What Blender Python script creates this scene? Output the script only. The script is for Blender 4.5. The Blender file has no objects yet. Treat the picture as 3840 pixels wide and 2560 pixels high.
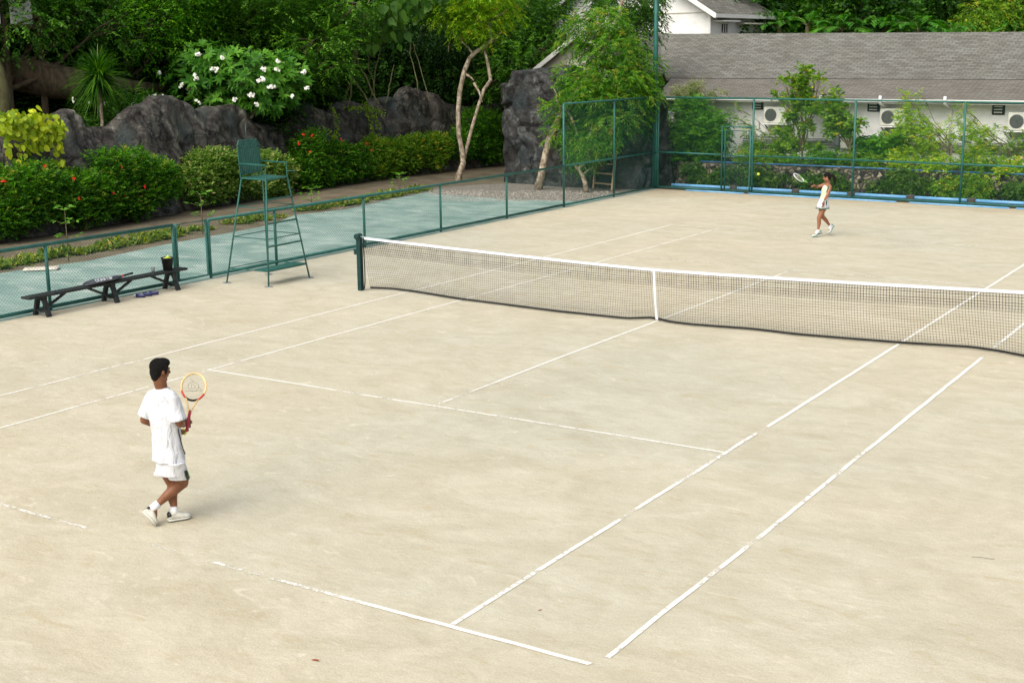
import bpy, math, random
import numpy as np
from mathutils import Vector, Matrix, noise
random.seed(7); RS = np.random.RandomState(11)
PI = math.pi
scene = bpy.context.scene
COL = scene.collection
R = math.radians

# ------------------------------------------------------------------ survey (camera fit on the regulation court)
CAM = np.array([9.9393, -20.022, 4.5133]); YAW, PIT, ROL = -.5696, -.2138, -.0115; FOC = 4974.87
_f = np.array([math.sin(YAW)*math.cos(PIT), math.cos(YAW)*math.cos(PIT), math.sin(PIT)])
_r = np.array([math.cos(YAW), -math.sin(YAW), 0.]); _u = np.cross(_r, _f)
RM = np.array([math.cos(ROL)*_r+math.sin(ROL)*_u, -math.sin(ROL)*_r+math.cos(ROL)*_u, _f])
S = 3840/2352
def ray(u, v): return ((u*S-1920)/FOC)*RM[0]-((v*S-1280)/FOC)*RM[1]+RM[2]
def gz(u, v, z=0.): d = ray(u, v); return CAM+(z-CAM[2])/d[2]*d
def gx(u, v, X): d = ray(u, v); return CAM+(X-CAM[0])/d[0]*d
def gd(u, v, D): return CAM+D*ray(u, v)
# far fence frame (slightly turned against the court)
FA = math.atan(-.05); FO = np.array([-10.05, 20.3, 0.])
E1 = np.array([math.cos(FA), math.sin(FA), 0.]); E2 = np.array([-math.sin(FA), math.cos(FA), 0.])
def W(s, t, z): return FO+s*E1+t*E2+np.array([0, 0, z])
def gt(u, v, t):
    d = ray(u, v); k = (t-(CAM-FO)@E2)/(d@E2); P = CAM+k*d; return ((P-FO)@E1, t, P[2])

# ------------------------------------------------------------------ materials
def lin(c): return tuple(((x/255)/12.92 if x/255 <= .04045 else ((x/255+.055)/1.055)**2.4) for x in c)+(1.,)
def newmat(name):
    m = bpy.data.materials.new(name); m.use_nodes = True
    nt = m.node_tree; b = nt.nodes['Principled BSDF']; return m, nt, b
def N(nt, t, **k):
    n = nt.nodes.new(t)
    for a, v in k.items():
        if a in n.inputs: n.inputs[a].default_value = v
        else: setattr(n, a, v)
    return n
def noise_mat(name, c1, c2, scale=5, rough=.7, detail=5, stretch=(1, 1, 1), bump=0, bscale=None, c3=None, spec=.3, metal=0, lo=.35, hi=.65, s3=40, m3=.3):
    m, nt, b = newmat(name); L = nt.links.new
    tc = N(nt, 'ShaderNodeTexCoord'); mp = N(nt, 'ShaderNodeMapping'); mp.inputs['Scale'].default_value = stretch
    L(tc.outputs['Object'], mp.inputs['Vector'])
    n = N(nt, 'ShaderNodeTexNoise', Scale=scale, Detail=detail); L(mp.outputs[0], n.inputs['Vector'])
    r = N(nt, 'ShaderNodeValToRGB'); r.color_ramp.elements[0].position = lo; r.color_ramp.elements[1].position = hi
    r.color_ramp.elements[0].color = (*c1, 1); r.color_ramp.elements[1].color = (*c2, 1)
    L(n.outputs['Fac'], r.inputs[0]); out = r.outputs[0]
    if c3:
        n3 = N(nt, 'ShaderNodeTexNoise', Scale=s3, Detail=3); L(mp.outputs[0], n3.inputs['Vector'])
        r3 = N(nt, 'ShaderNodeValToRGB'); r3.color_ramp.elements[0].position = .5; r3.color_ramp.elements[1].position = .7
        L(n3.outputs['Fac'], r3.inputs[0])
        mu = N(nt, 'ShaderNodeMath', operation='MULTIPLY'); L(r3.outputs[0], mu.inputs[0]); mu.inputs[1].default_value = m3
        mx = N(nt, 'ShaderNodeMix', data_type='RGBA'); L(mu.outputs[0], mx.inputs[0]); L(out, mx.inputs[6]); mx.inputs[7].default_value = (*c3, 1)
        out = mx.outputs[2]
    L(out, b.inputs['Base Color'])
    b.inputs['Roughness'].default_value = rough; b.inputs['Specular IOR Level'].default_value = spec; b.inputs['Metallic'].default_value = metal
    if bump:
        nb = N(nt, 'ShaderNodeTexNoise', Scale=bscale or scale*6, Detail=6); L(tc.outputs['Object'], nb.inputs['Vector'])
        bp = N(nt, 'ShaderNodeBump', Strength=bump, Distance=.02); L(nb.outputs['Fac'], bp.inputs['Height']); L(bp.outputs[0], b.inputs['Normal'])
    return m
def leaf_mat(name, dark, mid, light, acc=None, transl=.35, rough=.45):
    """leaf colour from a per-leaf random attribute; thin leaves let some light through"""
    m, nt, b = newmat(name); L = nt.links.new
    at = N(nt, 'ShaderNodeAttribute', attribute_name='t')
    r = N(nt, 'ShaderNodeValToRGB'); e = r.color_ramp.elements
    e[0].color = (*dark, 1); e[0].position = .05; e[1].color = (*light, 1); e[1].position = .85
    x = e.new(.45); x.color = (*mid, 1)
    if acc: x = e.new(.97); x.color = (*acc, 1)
    L(at.outputs['Fac'], r.inputs[0]); L(r.outputs[0], b.inputs['Base Color'])
    b.inputs['Roughness'].default_value = rough; b.inputs['Specular IOR Level'].default_value = .18
    tr = N(nt, 'ShaderNodeBsdfTranslucent'); hs = N(nt, 'ShaderNodeHueSaturation', Saturation=1.25, Value=1.6); L(r.outputs[0], hs.inputs['Color'])
    L(hs.outputs[0], tr.inputs[0]); mx = N(nt, 'ShaderNodeMixShader'); mx.inputs[0].default_value = transl
    L(b.outputs[0], mx.inputs[1]); L(tr.outputs[0], mx.inputs[2]); L(mx.outputs[0], nt.nodes['Material Output'].inputs[0])
    return m
M = {}
M['teal'] = noise_mat('painted_teal_steel', (.012, .090, .072), (.024, .135, .11), 5, .42, spec=.4, c3=(.05, .16, .14), s3=30, m3=.5)
M['wire'] = noise_mat('green_coated_wire', (.022, .095, .078), (.03, .12, .10), 9, .5)
M['chair'] = noise_mat('chair_green_paint', (.018, .095, .078), (.03, .125, .10), 9, .45)
M['darkpost'] = noise_mat('dark_green_post', (.006, .034, .032), (.012, .050, .046), 9, .45)
M['black'] = noise_mat('black_painted_wood', (.010, .013, .014), (.03, .036, .036), 12, .6)
M['bucket'] = noise_mat('black_plastic', (.010, .010, .011), (.016, .016, .017), 4, .45)
M['net'] = noise_mat('black_net_cord', (.008, .009, .008), (.016, .017, .016), 5, .8)
M['tape'] = noise_mat('white_net_tape', (.60, .63, .66), (.74, .76, .79), 6, .7)
M['white'] = noise_mat('white_paint', (.74, .74, .72), (.82, .82, .80), 3, .6)
M['wall'] = noise_mat('white_house_wall', (.82, .82, .78), (.88, .88, .85), .8, .8, c3=(.5, .5, .45), s3=3, m3=.35)
M['creamwall'] = noise_mat('cream_gable_wall', (.50, .48, .38), (.58, .56, .45), .8, .8)
M['trim'] = noise_mat('white_fascia', (.72, .71, .68), (.82, .81, .78), 2, .5)
M['ac'] = noise_mat('ac_casing', (.55, .55, .48), (.66, .66, .59), 3, .5)
M['dark'] = noise_mat('dark_void', (.012, .012, .012), (.02, .02, .02), 3, .6)
M['grille'] = noise_mat('fan_grille', (.05, .06, .055), (.09, .10, .09), 60, .5)
M['logo'] = noise_mat('cyan_mark', (.05, .35, .5), (.06, .4, .55), 3, .4)
M['pipe'] = noise_mat('blue_plastic_pipe', (.12, .36, .64), (.18, .44, .72), 3, .35, spec=.5, c3=(.35, .45, .5), s3=12)
M['pipe2'] = noise_mat('deep_blue_pipe', (.02, .10, .26), (.05, .19, .40), 3, .35, spec=.5)
M['block'] = noise_mat('grey_concrete_block', (.05, .045, .038), (.09, .08, .07), 20, .9, bump=.4)
M['cable'] = noise_mat('grey_conduit', (.10, .10, .09), (.2, .2, .18), 4, .6)
M['greybox'] = noise_mat('grey_metal_box', (.16, .18, .18), (.2, .22, .22), 4, .5)
M['bark'] = noise_mat('pale_bark', (.17, .13, .085), (.50, .42, .31), 9, .9, stretch=(1, 1, .7), bump=1., c3=(.09, .07, .045), s3=16, m3=.85, bscale=30)
M['barkd'] = noise_mat('brown_bark', (.05, .038, .022), (.12, .09, .055), 8, .9, stretch=(1, 1, .3), bump=.6)
M['moss'] = noise_mat('mossy_bark', (.05, .045, .02), (.11, .11, .045), 5, .95, stretch=(1, 1, .4), bump=.8)
M['twig'] = noise_mat('green_twig', (.10, .09, .04), (.16, .15, .07), 8, .8)
M['oldwood'] = noise_mat('weathered_wood', (.30, .21, .12), (.42, .31, .19), 9, .8)
M['board'] = noise_mat('brown_board', (.07, .04, .025), (.11, .06, .035), 5, .8, stretch=(6, 6, .6))
M['soil'] = noise_mat('dark_soil', (.018, .014, .009), (.045, .035, .022), 2, 1)
M['hill'] = noise_mat('forest_floor', (.004, .007, .003), (.010, .015, .006), 1.5, 1)
M['skin'] = noise_mat('tanned_skin', (.18, .072, .034), (.24, .10, .05), 12, .45)
M['skin2'] = noise_mat('tanned_skin_light', (.27, .115, .062), (.33, .145, .08), 12, .45)
M['hair'] = noise_mat('black_hair', (.004, .0035, .003), (.014, .011, .010), 120, .75, stretch=(1, 1, .25), bump=1., spec=.2)
M['cream'] = noise_mat('cream_frame', (.75, .52, .22), (.82, .60, .28), 9, .35, spec=.5)
M['red'] = noise_mat('red_frame', (.55, .05, .02), (.65, .07, .03), 9, .35, spec=.5)
M['grip'] = noise_mat('red_grip', (.35, .03, .05), (.42, .05, .07), 30, .7)
M['blackg'] = noise_mat('black_gloss', (.008, .009, .01), (.014, .015, .016), 9, .3, spec=.5)
M['lime'] = noise_mat('lime_frame', (.22, .55, .12), (.28, .62, .16), 9, .35)
M['string'] = noise_mat('racket_string', (.55, .53, .45), (.65, .63, .55), 9, .5)
M['stringlogo'] = noise_mat('string_logo_ink', (.10, .10, .09), (.15, .15, .13), 200, .8)
M['ball'] = noise_mat('tennis_ball_felt', (.55, .66, .07), (.66, .76, .12), 60, .95, bump=.3)
M['sock'] = noise_mat('white_sock', (.74, .74, .76), (.82, .82, .84), 30, .9, bump=.3)
M['shoe'] = noise_mat('worn_white_shoe', (.50, .49, .40), (.74, .73, .66), 14, .6, c3=(.30, .28, .22), s3=25, m3=.5)
M['sole'] = noise_mat('teal_sole', (.02, .22, .22), (.05, .32, .32), 9, .6)
M['solep'] = noise_mat('pale_sole', (.55, .54, .48), (.65, .64, .58), 9, .7)
M['green'] = noise_mat('dark_green_trim', (.01, .10, .05), (.015, .13, .07), 9, .7)
M['tank'] = noise_mat('cream_tank_top', (.60, .59, .44), (.66, .65, .50), 9, .85)
M['blue'] = noise_mat('blue_can', (.006, .010, .075), (.015, .02, .13), 9, .25, spec=.6)
M['silver'] = noise_mat('silver_lid', (.5, .52, .55), (.6, .62, .65), 9, .3, metal=.7)
M['cover'] = noise_mat('grey_black_cover', (.02, .024, .028), (.06, .07, .085), 6, .4, spec=.5)
M['coverg'] = noise_mat('silver_cover_panel', (.13, .14, .17), (.2, .21, .25), 6, .4, spec=.5)
M['sack'] = noise_mat('pale_sack', (.50, .46, .38), (.62, .58, .50), 6, .9, bump=.4)
M['petal'] = noise_mat('white_petal', (.78, .78, .68), (.85, .85, .76), 9, .7)
M['petalr'] = noise_mat('red_petal', (.70, .02, .008), (.80, .04, .015), 9, .6)
M['petaly'] = noise_mat('yellow_flower', (.75, .45, .03), (.8, .5, .05), 9, .6)
M['dryleaf'] = noise_mat('dry_leaf', (.22, .05, .03), (.32, .10, .05), 9, .8)
M['stone'] = noise_mat('pebble', (.16, .14, .12), (.5, .46, .4), 9, .9)

def cloth_mat(name, c1, c2):
    m, nt, b = newmat(name); L = nt.links.new
    tc = N(nt, 'ShaderNodeTexCoord'); n = N(nt, 'ShaderNodeTexNoise', Scale=5, Detail=3); L(tc.outputs['Object'], n.inputs['Vector'])
    mp = N(nt, 'ShaderNodeMapping'); mp.inputs['Scale'].default_value = (1, 1, .35); L(tc.outputs['Object'], mp.inputs[0])
    n2 = N(nt, 'ShaderNodeTexNoise', Scale=14, Detail=2, Distortion=.8); L(mp.outputs[0], n2.inputs['Vector'])
    r = N(nt, 'ShaderNodeValToRGB'); r.color_ramp.elements[0].color = (*c1, 1); r.color_ramp.elements[1].color = (*c2, 1); L(n.outputs['Fac'], r.inputs[0]); L(r.outputs[0], b.inputs['Base Color'])
    bp = N(nt, 'ShaderNodeBump', Strength=.9, Distance=.035); L(n2.outputs['Fac'], bp.inputs['Height']); L(bp.outputs[0], b.inputs['Normal'])
    b.inputs['Roughness'].default_value = .9; b.inputs['Specular IOR Level'].default_value = .15
    return m
M['shirt'] = cloth_mat('white_cotton', (.60, .615, .65), (.66, .675, .71))

def rock_mat(name='painted_artificial_rock', tint=None):
    m, nt, b = newmat(name); L = nt.links.new
    tc = N(nt, 'ShaderNodeTexCoord')
    n = N(nt, 'ShaderNodeTexNoise', Scale=2.2, Detail=9, Roughness=.7, Distortion=.8); L(tc.outputs['Object'], n.inputs['Vector'])
    r = N(nt, 'ShaderNodeValToRGB'); e = r.color_ramp.elements
    e[0].position = .36; e[0].color = (.022, .018, .017, 1); e[1].position = .70; e[1].color = (.36, .32, .28, 1)
    x = e.new(.47); x.color = (.062, .050, .045, 1); x = e.new(.57); x.color = (.12, .103, .093, 1)
    L(n.outputs['Fac'], r.inputs[0])
    n2 = N(nt, 'ShaderNodeTexNoise', Scale=.9, Detail=4); L(tc.outputs['Object'], n2.inputs['Vector'])
    r2 = N(nt, 'ShaderNodeValToRGB'); r2.color_ramp.elements[0].position = .5; r2.color_ramp.elements[1].position = .75; L(n2.outputs['Fac'], r2.inputs[0])
    mx = N(nt, 'ShaderNodeMix', data_type='RGBA'); mx.inputs[7].default_value = (.05, .068, .072, 1); L(r2.outputs[0], mx.inputs[0]); L(r.outputs[0], mx.inputs[6])
    out = mx.outputs[2]
    dn = N(nt, 'ShaderNodeTexNoise', Scale=1.3, Detail=4); L(tc.outputs['Object'], dn.inputs['Vector'])
    va = N(nt, 'ShaderNodeVectorMath', operation='MULTIPLY_ADD'); L(dn.outputs['Color'], va.inputs[0]); va.inputs[1].default_value = (1.6, 1.6, 1.6); L(tc.outputs['Object'], va.inputs[2])
    vo = N(nt, 'ShaderNodeTexVoronoi', Scale=.75, feature='DISTANCE_TO_EDGE'); L(va.outputs[0], vo.inputs['Vector'])
    rk = N(nt, 'ShaderNodeValToRGB'); rk.color_ramp.elements[0].position = .004; rk.color_ramp.elements[1].position = .045; rk.color_ramp.elements[0].color = (.22, .22, .22, 1); L(vo.outputs['Distance'], rk.inputs[0])
    ck = N(nt, 'ShaderNodeMix', data_type='RGBA', blend_type='MULTIPLY'); ck.inputs[0].default_value = 1; L(out, ck.inputs[6]); L(rk.outputs[0], ck.inputs[7]); out = ck.outputs[2]
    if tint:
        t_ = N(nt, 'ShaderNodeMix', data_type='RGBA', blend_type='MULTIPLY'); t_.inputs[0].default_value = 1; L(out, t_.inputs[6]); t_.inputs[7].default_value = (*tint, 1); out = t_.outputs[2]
    L(out, b.inputs['Base Color']); b.inputs['Roughness'].default_value = .65; b.inputs['Specular IOR Level'].default_value = .3
    nb = N(nt, 'ShaderNodeTexNoise', Scale=9, Detail=8); L(tc.outputs['Object'], nb.inputs['Vector'])
    bp = N(nt, 'ShaderNodeBump', Strength=.8, Distance=.05); L(nb.outputs['Fac'], bp.inputs['Height']); L(bp.outputs[0], b.inputs['Normal'])
    return m
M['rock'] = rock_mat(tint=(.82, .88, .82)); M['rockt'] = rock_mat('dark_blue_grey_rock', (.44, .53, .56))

def court_mat():
    m, nt, b = newmat('brushed_sand_court'); L = nt.links.new
    tc = N(nt, 'ShaderNodeTexCoord')
    def nz(scale, det, sx, sy, dist=0, rot=0, ro=.5):
        mp = N(nt, 'ShaderNodeMapping'); mp.inputs['Scale'].default_value = (sx, sy, 1); mp.inputs['Rotation'].default_value = (0, 0, rot); L(tc.outputs['Object'], mp.inputs[0])
        n = N(nt, 'ShaderNodeTexNoise', Scale=scale, Detail=det, Distortion=dist, Roughness=ro); L(mp.outputs[0], n.inputs['Vector']); return n.outputs['Fac']
    def ramp(f, a, c, ca, cc):
        r = N(nt, 'ShaderNodeValToRGB'); r.color_ramp.elements[0].position = a; r.color_ramp.elements[1].position = c
        r.color_ramp.elements[0].color = ca; r.color_ramp.elements[1].color = cc; L(f, r.inputs[0]); return r.outputs[0]
    def mix(fac, a, bb, mode='MIX', k=None):
        x = N(nt, 'ShaderNodeMix', data_type='RGBA', blend_type=mode)
        if isinstance(fac, float): x.inputs[0].default_value = fac
        else: L(fac, x.inputs[0])
        L(a, x.inputs[6])
        if isinstance(bb, tuple): x.inputs[7].default_value = bb
        else: L(bb, x.inputs[7])
        return x.outputs[2]
    base = ramp(nz(.11, 4, 1, 1, .3), .35, .65, (.535, .485, .365, 1), (.480, .462, .368, 1))
    st = ramp(nz(.9, 8, .85, 1.4, 1.2, .2, .62), .30, .70, (.88, .865, .83, 1), (1.06, 1.07, 1.09, 1))
    c = mix(1.0, base, st, 'MULTIPLY')
    fine = ramp(nz(4.0, 8, .85, 1.3, .8, .3, .75), .25, .75, (.87, .86, .84, 1), (1.08, 1.08, 1.09, 1))
    c = mix(1.0, c, fine, 'MULTIPLY')
    gr = ramp(nz(60, 4, 1, 1, 0, 0, .8), .3, .7, (.80, .80, .79, 1), (1.15, 1.15, 1.15, 1)); c = mix(1.0, c, gr, 'MULTIPLY')
    # scuffs: small darker damp strokes
    sc = ramp(nz(3.4, 6, .65, 1.7, 1.0, .25, .6), .58, .68, (0, 0, 0, 1), (.42, .42, .42, 1)); c = mix(sc, c, (.40, .33, .20, 1))
    pl = ramp(nz(3.0, 5, .8, 1.6, 1.8, .4), .62, .76, (0, 0, 0, 1), (.5, .5, .5, 1)); c = mix(pl, c, (.66, .61, .50, 1))
    # darker brown band towards the far fence, broken up by noise
    sp = N(nt, 'ShaderNodeSeparateXYZ'); L(tc.outputs['Object'], sp.inputs[0])
    mr = N(nt, 'ShaderNodeMapRange'); mr.inputs[1].default_value = 17.6; mr.inputs[2].default_value = 20.2; L(sp.outputs[1], mr.inputs[0])
    mm = N(nt, 'ShaderNodeMath', operation='MULTIPLY'); L(mr.outputs[0], mm.inputs[0]); L(nz(1.3, 5, .4, 2.5, .5), mm.inputs[1])
    c = mix(mm.outputs[0], c, (.30, .21, .11, 1))
    L(c, b.inputs['Base Color']); b.inputs['Roughness'].default_value = .95; b.inputs['Specular IOR Level'].default_value = .1
    bp = N(nt, 'ShaderNodeBump', Strength=.35, Distance=.02); L(nz(16, 8, 1, 1, .3), bp.inputs['Height']); L(bp.outputs[0], b.inputs['Normal'])
    return m
M['court'] = court_mat()

def line_mat():
    m, nt, b = newmat('chalk_line'); L = nt.links.new
    at = N(nt, 'ShaderNodeAttribute', attribute_name='wear'); tc = N(nt, 'ShaderNodeTexCoord')
    n = N(nt, 'ShaderNodeTexNoise', Scale=11, Detail=7, Roughness=.7); L(tc.outputs['Object'], n.inputs['Vector'])
    n2 = N(nt, 'ShaderNodeTexNoise', Scale=2.2, Detail=3); L(tc.outputs['Object'], n2.inputs['Vector'])
    ad = N(nt, 'ShaderNodeMath', operation='MULTIPLY_ADD'); L(n2.outputs['Fac'], ad.inputs[0]); ad.inputs[1].default_value = .75; L(n.outputs['Fac'], ad.inputs[2])   # ~ .875 +-
    mp = N(nt, 'ShaderNodeMapRange'); mp.inputs[1].default_value = 0; mp.inputs[2].default_value = 1; mp.inputs[3].default_value = .45; mp.inputs[4].default_value = 1.04; L(at.outputs['Fac'], mp.inputs[0])
    sb = N(nt, 'ShaderNodeMath', operation='SUBTRACT'); L(ad.outputs[0], sb.inputs[0]); L(mp.outputs[0], sb.inputs[1])
    ml = N(nt, 'ShaderNodeMath', operation='MULTIPLY'); L(sb.outputs[0], ml.inputs[0]); ml.inputs[1].default_value = 5.0; ml.use_clamp = True
    nc = N(nt, 'ShaderNodeTexNoise', Scale=30, Detail=5, Roughness=.8); L(tc.outputs['Object'], nc.inputs['Vector'])
    rc = N(nt, 'ShaderNodeValToRGB'); rc.color_ramp.elements[0].position = .35; rc.color_ramp.elements[1].position = .6; rc.color_ramp.elements[0].color = (.62, .585, .48, 1); rc.color_ramp.elements[1].color = (.87, .86, .82, 1)
    L(nc.outputs['Fac'], rc.inputs[0]); L(rc.outputs[0], b.inputs['Base Color']); b.inputs['Roughness'].default_value = .9
    tr = N(nt, 'ShaderNodeBsdfTransparent'); mx = N(nt, 'ShaderNodeMixShader'); L(ml.outputs[0], mx.inputs[0]); L(tr.outputs[0], mx.inputs[1]); L(b.outputs[0], mx.inputs[2])
    L(mx.outputs[0], nt.nodes['Material Output'].inputs[0]); return m
M['line'] = line_mat()
M['slab'] = noise_mat('blue_green_painted_slab', (.155, .25, .222), (.275, .37, .33), .9, .8, detail=9, stretch=(.8, 1.3, 1), c3=(.42, .48, .44), s3=1.6, m3=.65)
M['path'] = noise_mat('brown_dirt_path', (.105, .084, .052), (.18, .148, .10), 1.4, .95, detail=8, c3=(.25, .2, .14), s3=30, bump=.4)
M['gravel'] = noise_mat('gravel_bed', (.10, .088, .07), (.30, .27, .23), 26, .95, detail=6, c3=(.5, .46, .4), s3=50, m3=.6, bump=.8)
M['ground'] = noise_mat('bare_ground', (.08, .065, .04), (.14, .11, .07), 1, .95, bump=.3)

def shingle(name, c1, c2, mort, sx=1., rowh=.17):
    m, nt, b = newmat(name); L = nt.links.new
    tc = N(nt, 'ShaderNodeTexCoord'); mp = N(nt, 'ShaderNodeMapping'); mp.inputs['Scale'].default_value = (1, 1.15, 1); L(tc.outputs['UV'], mp.inputs[0])
    br = N(nt, 'ShaderNodeTexBrick'); br.inputs['Scale'].default_value = 1; br.inputs['Brick Width'].default_value = .34; br.inputs['Row Height'].default_value = rowh
    br.inputs['Mortar Size'].default_value = .016; br.inputs['Mortar Smooth'].default_value = .6; br.inputs['Color1'].default_value = (*c1, 1); br.inputs['Color2'].default_value = (*c2, 1); br.inputs['Mortar'].default_value = (*mort, 1)
    br.offset = .5; L(mp.outputs[0], br.inputs['Vector'])
    n = N(nt, 'ShaderNodeTexNoise', Scale=.7, Detail=6); L(mp.outputs[0], n.inputs['Vector'])
    r = N(nt, 'ShaderNodeValToRGB'); r.color_ramp.elements[0].position = .3; r.color_ramp.elements[1].position = .7
    r.color_ramp.elements[0].color = (.90, .88, .85, 1); r.color_ramp.elements[1].color = (1.06, 1.08, 1.06, 1); L(n.outputs['Fac'], r.inputs[0])
    mx = N(nt, 'ShaderNodeMix', data_type='RGBA', blend_type='MULTIPLY'); mx.inputs[0].default_value = 1; L(br.outputs['Color'], mx.inputs[6]); L(r.outputs[0], mx.inputs[7])
    n2 = N(nt, 'ShaderNodeTexNoise', Scale=7, Detail=3); L(mp.outputs[0], n2.inputs['Vector'])
    r2 = N(nt, 'ShaderNodeValToRGB'); r2.color_ramp.elements[0].position = .3; r2.color_ramp.elements[1].position = .7; r2.color_ramp.elements[0].color = (.88, .88, .88, 1); r2.color_ramp.elements[1].color = (1.12, 1.12, 1.12, 1); L(n2.outputs['Fac'], r2.inputs[0])
    m2 = N(nt, 'ShaderNodeMix', data_type='RGBA', blend_type='MULTIPLY'); m2.inputs[0].default_value = 1; L(mx.outputs[2], m2.inputs[6]); L(r2.outputs[0], m2.inputs[7])
    L(m2.outputs[2], b.inputs['Base Color']); b.inputs['Roughness'].default_value = .9; b.inputs['Specular IOR Level'].default_value = .15
    bp = N(nt, 'ShaderNodeBump', Strength=.6, Distance=.015); L(br.outputs['Fac'], bp.inputs['Height']); bp.invert = True; L(bp.outputs[0], b.inputs['Normal'])
    return m
M['roof'] = shingle('asphalt_shingles', (.135, .130, .115), (.205, .205, .185), (.06, .058, .05))
M['roofb'] = shingle('asphalt_shingles_lower', (.145, .135, .118), (.195, .185, .165), (.075, .07, .062), rowh=.12)

def stone_mat():
    m, nt, b = newmat('rubble_stone_wall'); L = nt.links.new
    tc = N(nt, 'ShaderNodeTexCoord'); v = N(nt, 'ShaderNodeTexVoronoi', Scale=6.5, feature='DISTANCE_TO_EDGE'); v2 = N(nt, 'ShaderNodeTexVoronoi', Scale=6.5)
    L(tc.outputs['Object'], v.inputs['Vector']); L(tc.outputs['Object'], v2.inputs['Vector'])
    r = N(nt, 'ShaderNodeValToRGB'); r.color_ramp.elements[0].color = (.015, .013, .010, 1); r.color_ramp.elements[1].color = (.34, .29, .20, 1); r.color_ramp.elements[0].position = .3; L(v2.outputs['Color'], r.inputs[0])
    r1 = N(nt, 'ShaderNodeValToRGB'); r1.color_ramp.elements[0].position = .0; r1.color_ramp.elements[1].position = .22; r1.color_ramp.elements[0].color = (.03, .03, .03, 1); L(v.outputs['Distance'], r1.inputs[0])
    mx = N(nt, 'ShaderNodeMix', data_type='RGBA', blend_type='MULTIPLY'); mx.inputs[0].default_value = 1; L(r.outputs[0], mx.inputs[6]); L(r1.outputs[0], mx.inputs[7]); L(mx.outputs[2], b.inputs['Base Color'])
    bp = N(nt, 'ShaderNodeBump', Strength=1, Distance=.06); L(v.outputs['Distance'], bp.inputs['Height']); L(bp.outputs[0], b.inputs['Normal']); b.inputs['Roughness'].default_value = .9
    return m
M['rubble'] = stone_mat()

M['lf_dark'] = leaf_mat('leaves_dark_forest', (0.007, 0.024, 0.004), (0.022, 0.08, 0.01), (0.085, 0.22, 0.024), transl=.3)
M['lf_mid'] = leaf_mat('leaves_mid_green', (0.016, 0.07, 0.004), (0.055, 0.2, 0.01), (0.16, 0.37, 0.022))
M['lf_layer'] = leaf_mat('leaves_layered_tree', (0.016, 0.06, 0.006), (0.06, 0.175, 0.016), (0.15, 0.32, 0.035))
M['lf_big'] = leaf_mat('leaves_big_heart', (0.02, 0.07, 0.008), (0.05, 0.13, 0.016), (0.11, 0.24, 0.03))
M['lf_bright'] = leaf_mat('leaves_bright_slender', (0.06, 0.17, 0.004), (0.17, 0.36, 0.008), (0.34, 0.52, 0.015), acc=(.35, .30, .01))
M['lf_willow'] = leaf_mat('leaves_willow', (0.022, 0.085, 0.008), (0.075, 0.235, 0.016), (0.2, 0.4, 0.035), acc=(.3, .28, .04))
M['lf_hib'] = leaf_mat('leaves_hibiscus', (0.014, 0.055, 0.005), (0.05, 0.18, 0.01), (0.16, 0.37, 0.022), acc=(.3, .3, .05))
M['lf_var'] = leaf_mat('leaves_variegated', (0.03, 0.1, 0.01), (0.11, 0.22, 0.03), (0.32, 0.42, 0.11), acc=(.55, .5, .2))
M['lf_plum'] = leaf_mat('leaves_plumeria', (0.018, 0.07, 0.007), (0.05, 0.185, 0.014), (0.15, 0.36, 0.035))
M['lf_drac'] = leaf_mat('leaves_spiky', (0.012, 0.05, 0.005), (0.045, 0.15, 0.01), (0.15, 0.3, 0.022))
M['lf_vine'] = leaf_mat('leaves_yellow_vine', (0.115, 0.2185, 0.0138), (0.3105, 0.4255, 0.0184), (0.575, 0.6095, 0.0345), transl=.3)
M['lf_low'] = leaf_mat('leaves_border_plant', (0.0403, 0.115, 0.0138), (0.1495, 0.23, 0.0345), (0.368, 0.414, 0.069), acc=(.45, .38, .1))
M['lf_sap'] = leaf_mat('leaves_sapling', (.06, .20, .02), (.12, .33, .035), (.2, .42, .06))
M['lf_shrub'] = leaf_mat('leaves_shrub', (0.035, 0.11, 0.01), (0.12, 0.27, 0.018), (0.27, 0.42, 0.035), acc=(.5, .38, .04))
M['lf_yel'] = leaf_mat('leaves_yellow_green', (0.09, 0.22, 0.012), (0.22, 0.4, 0.02), (0.42, 0.54, 0.04), acc=(.6, .45, .04))
M['lf_palm'] = leaf_mat('leaves_palm', (0.024, 0.108, 0.0144), (0.06, 0.228, 0.024), (0.144, 0.36, 0.042))
M['lf_ivy'] = leaf_mat('leaves_creeper', (0.012, 0.045, 0.007), (0.05, 0.13, 0.014), (0.14, 0.26, 0.028), acc=(.3, .3, .15))
M['lf_pale'] = leaf_mat('leaves_pale', (.10, .16, .05), (.22, .27, .09), (.42, .42, .2))

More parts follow.
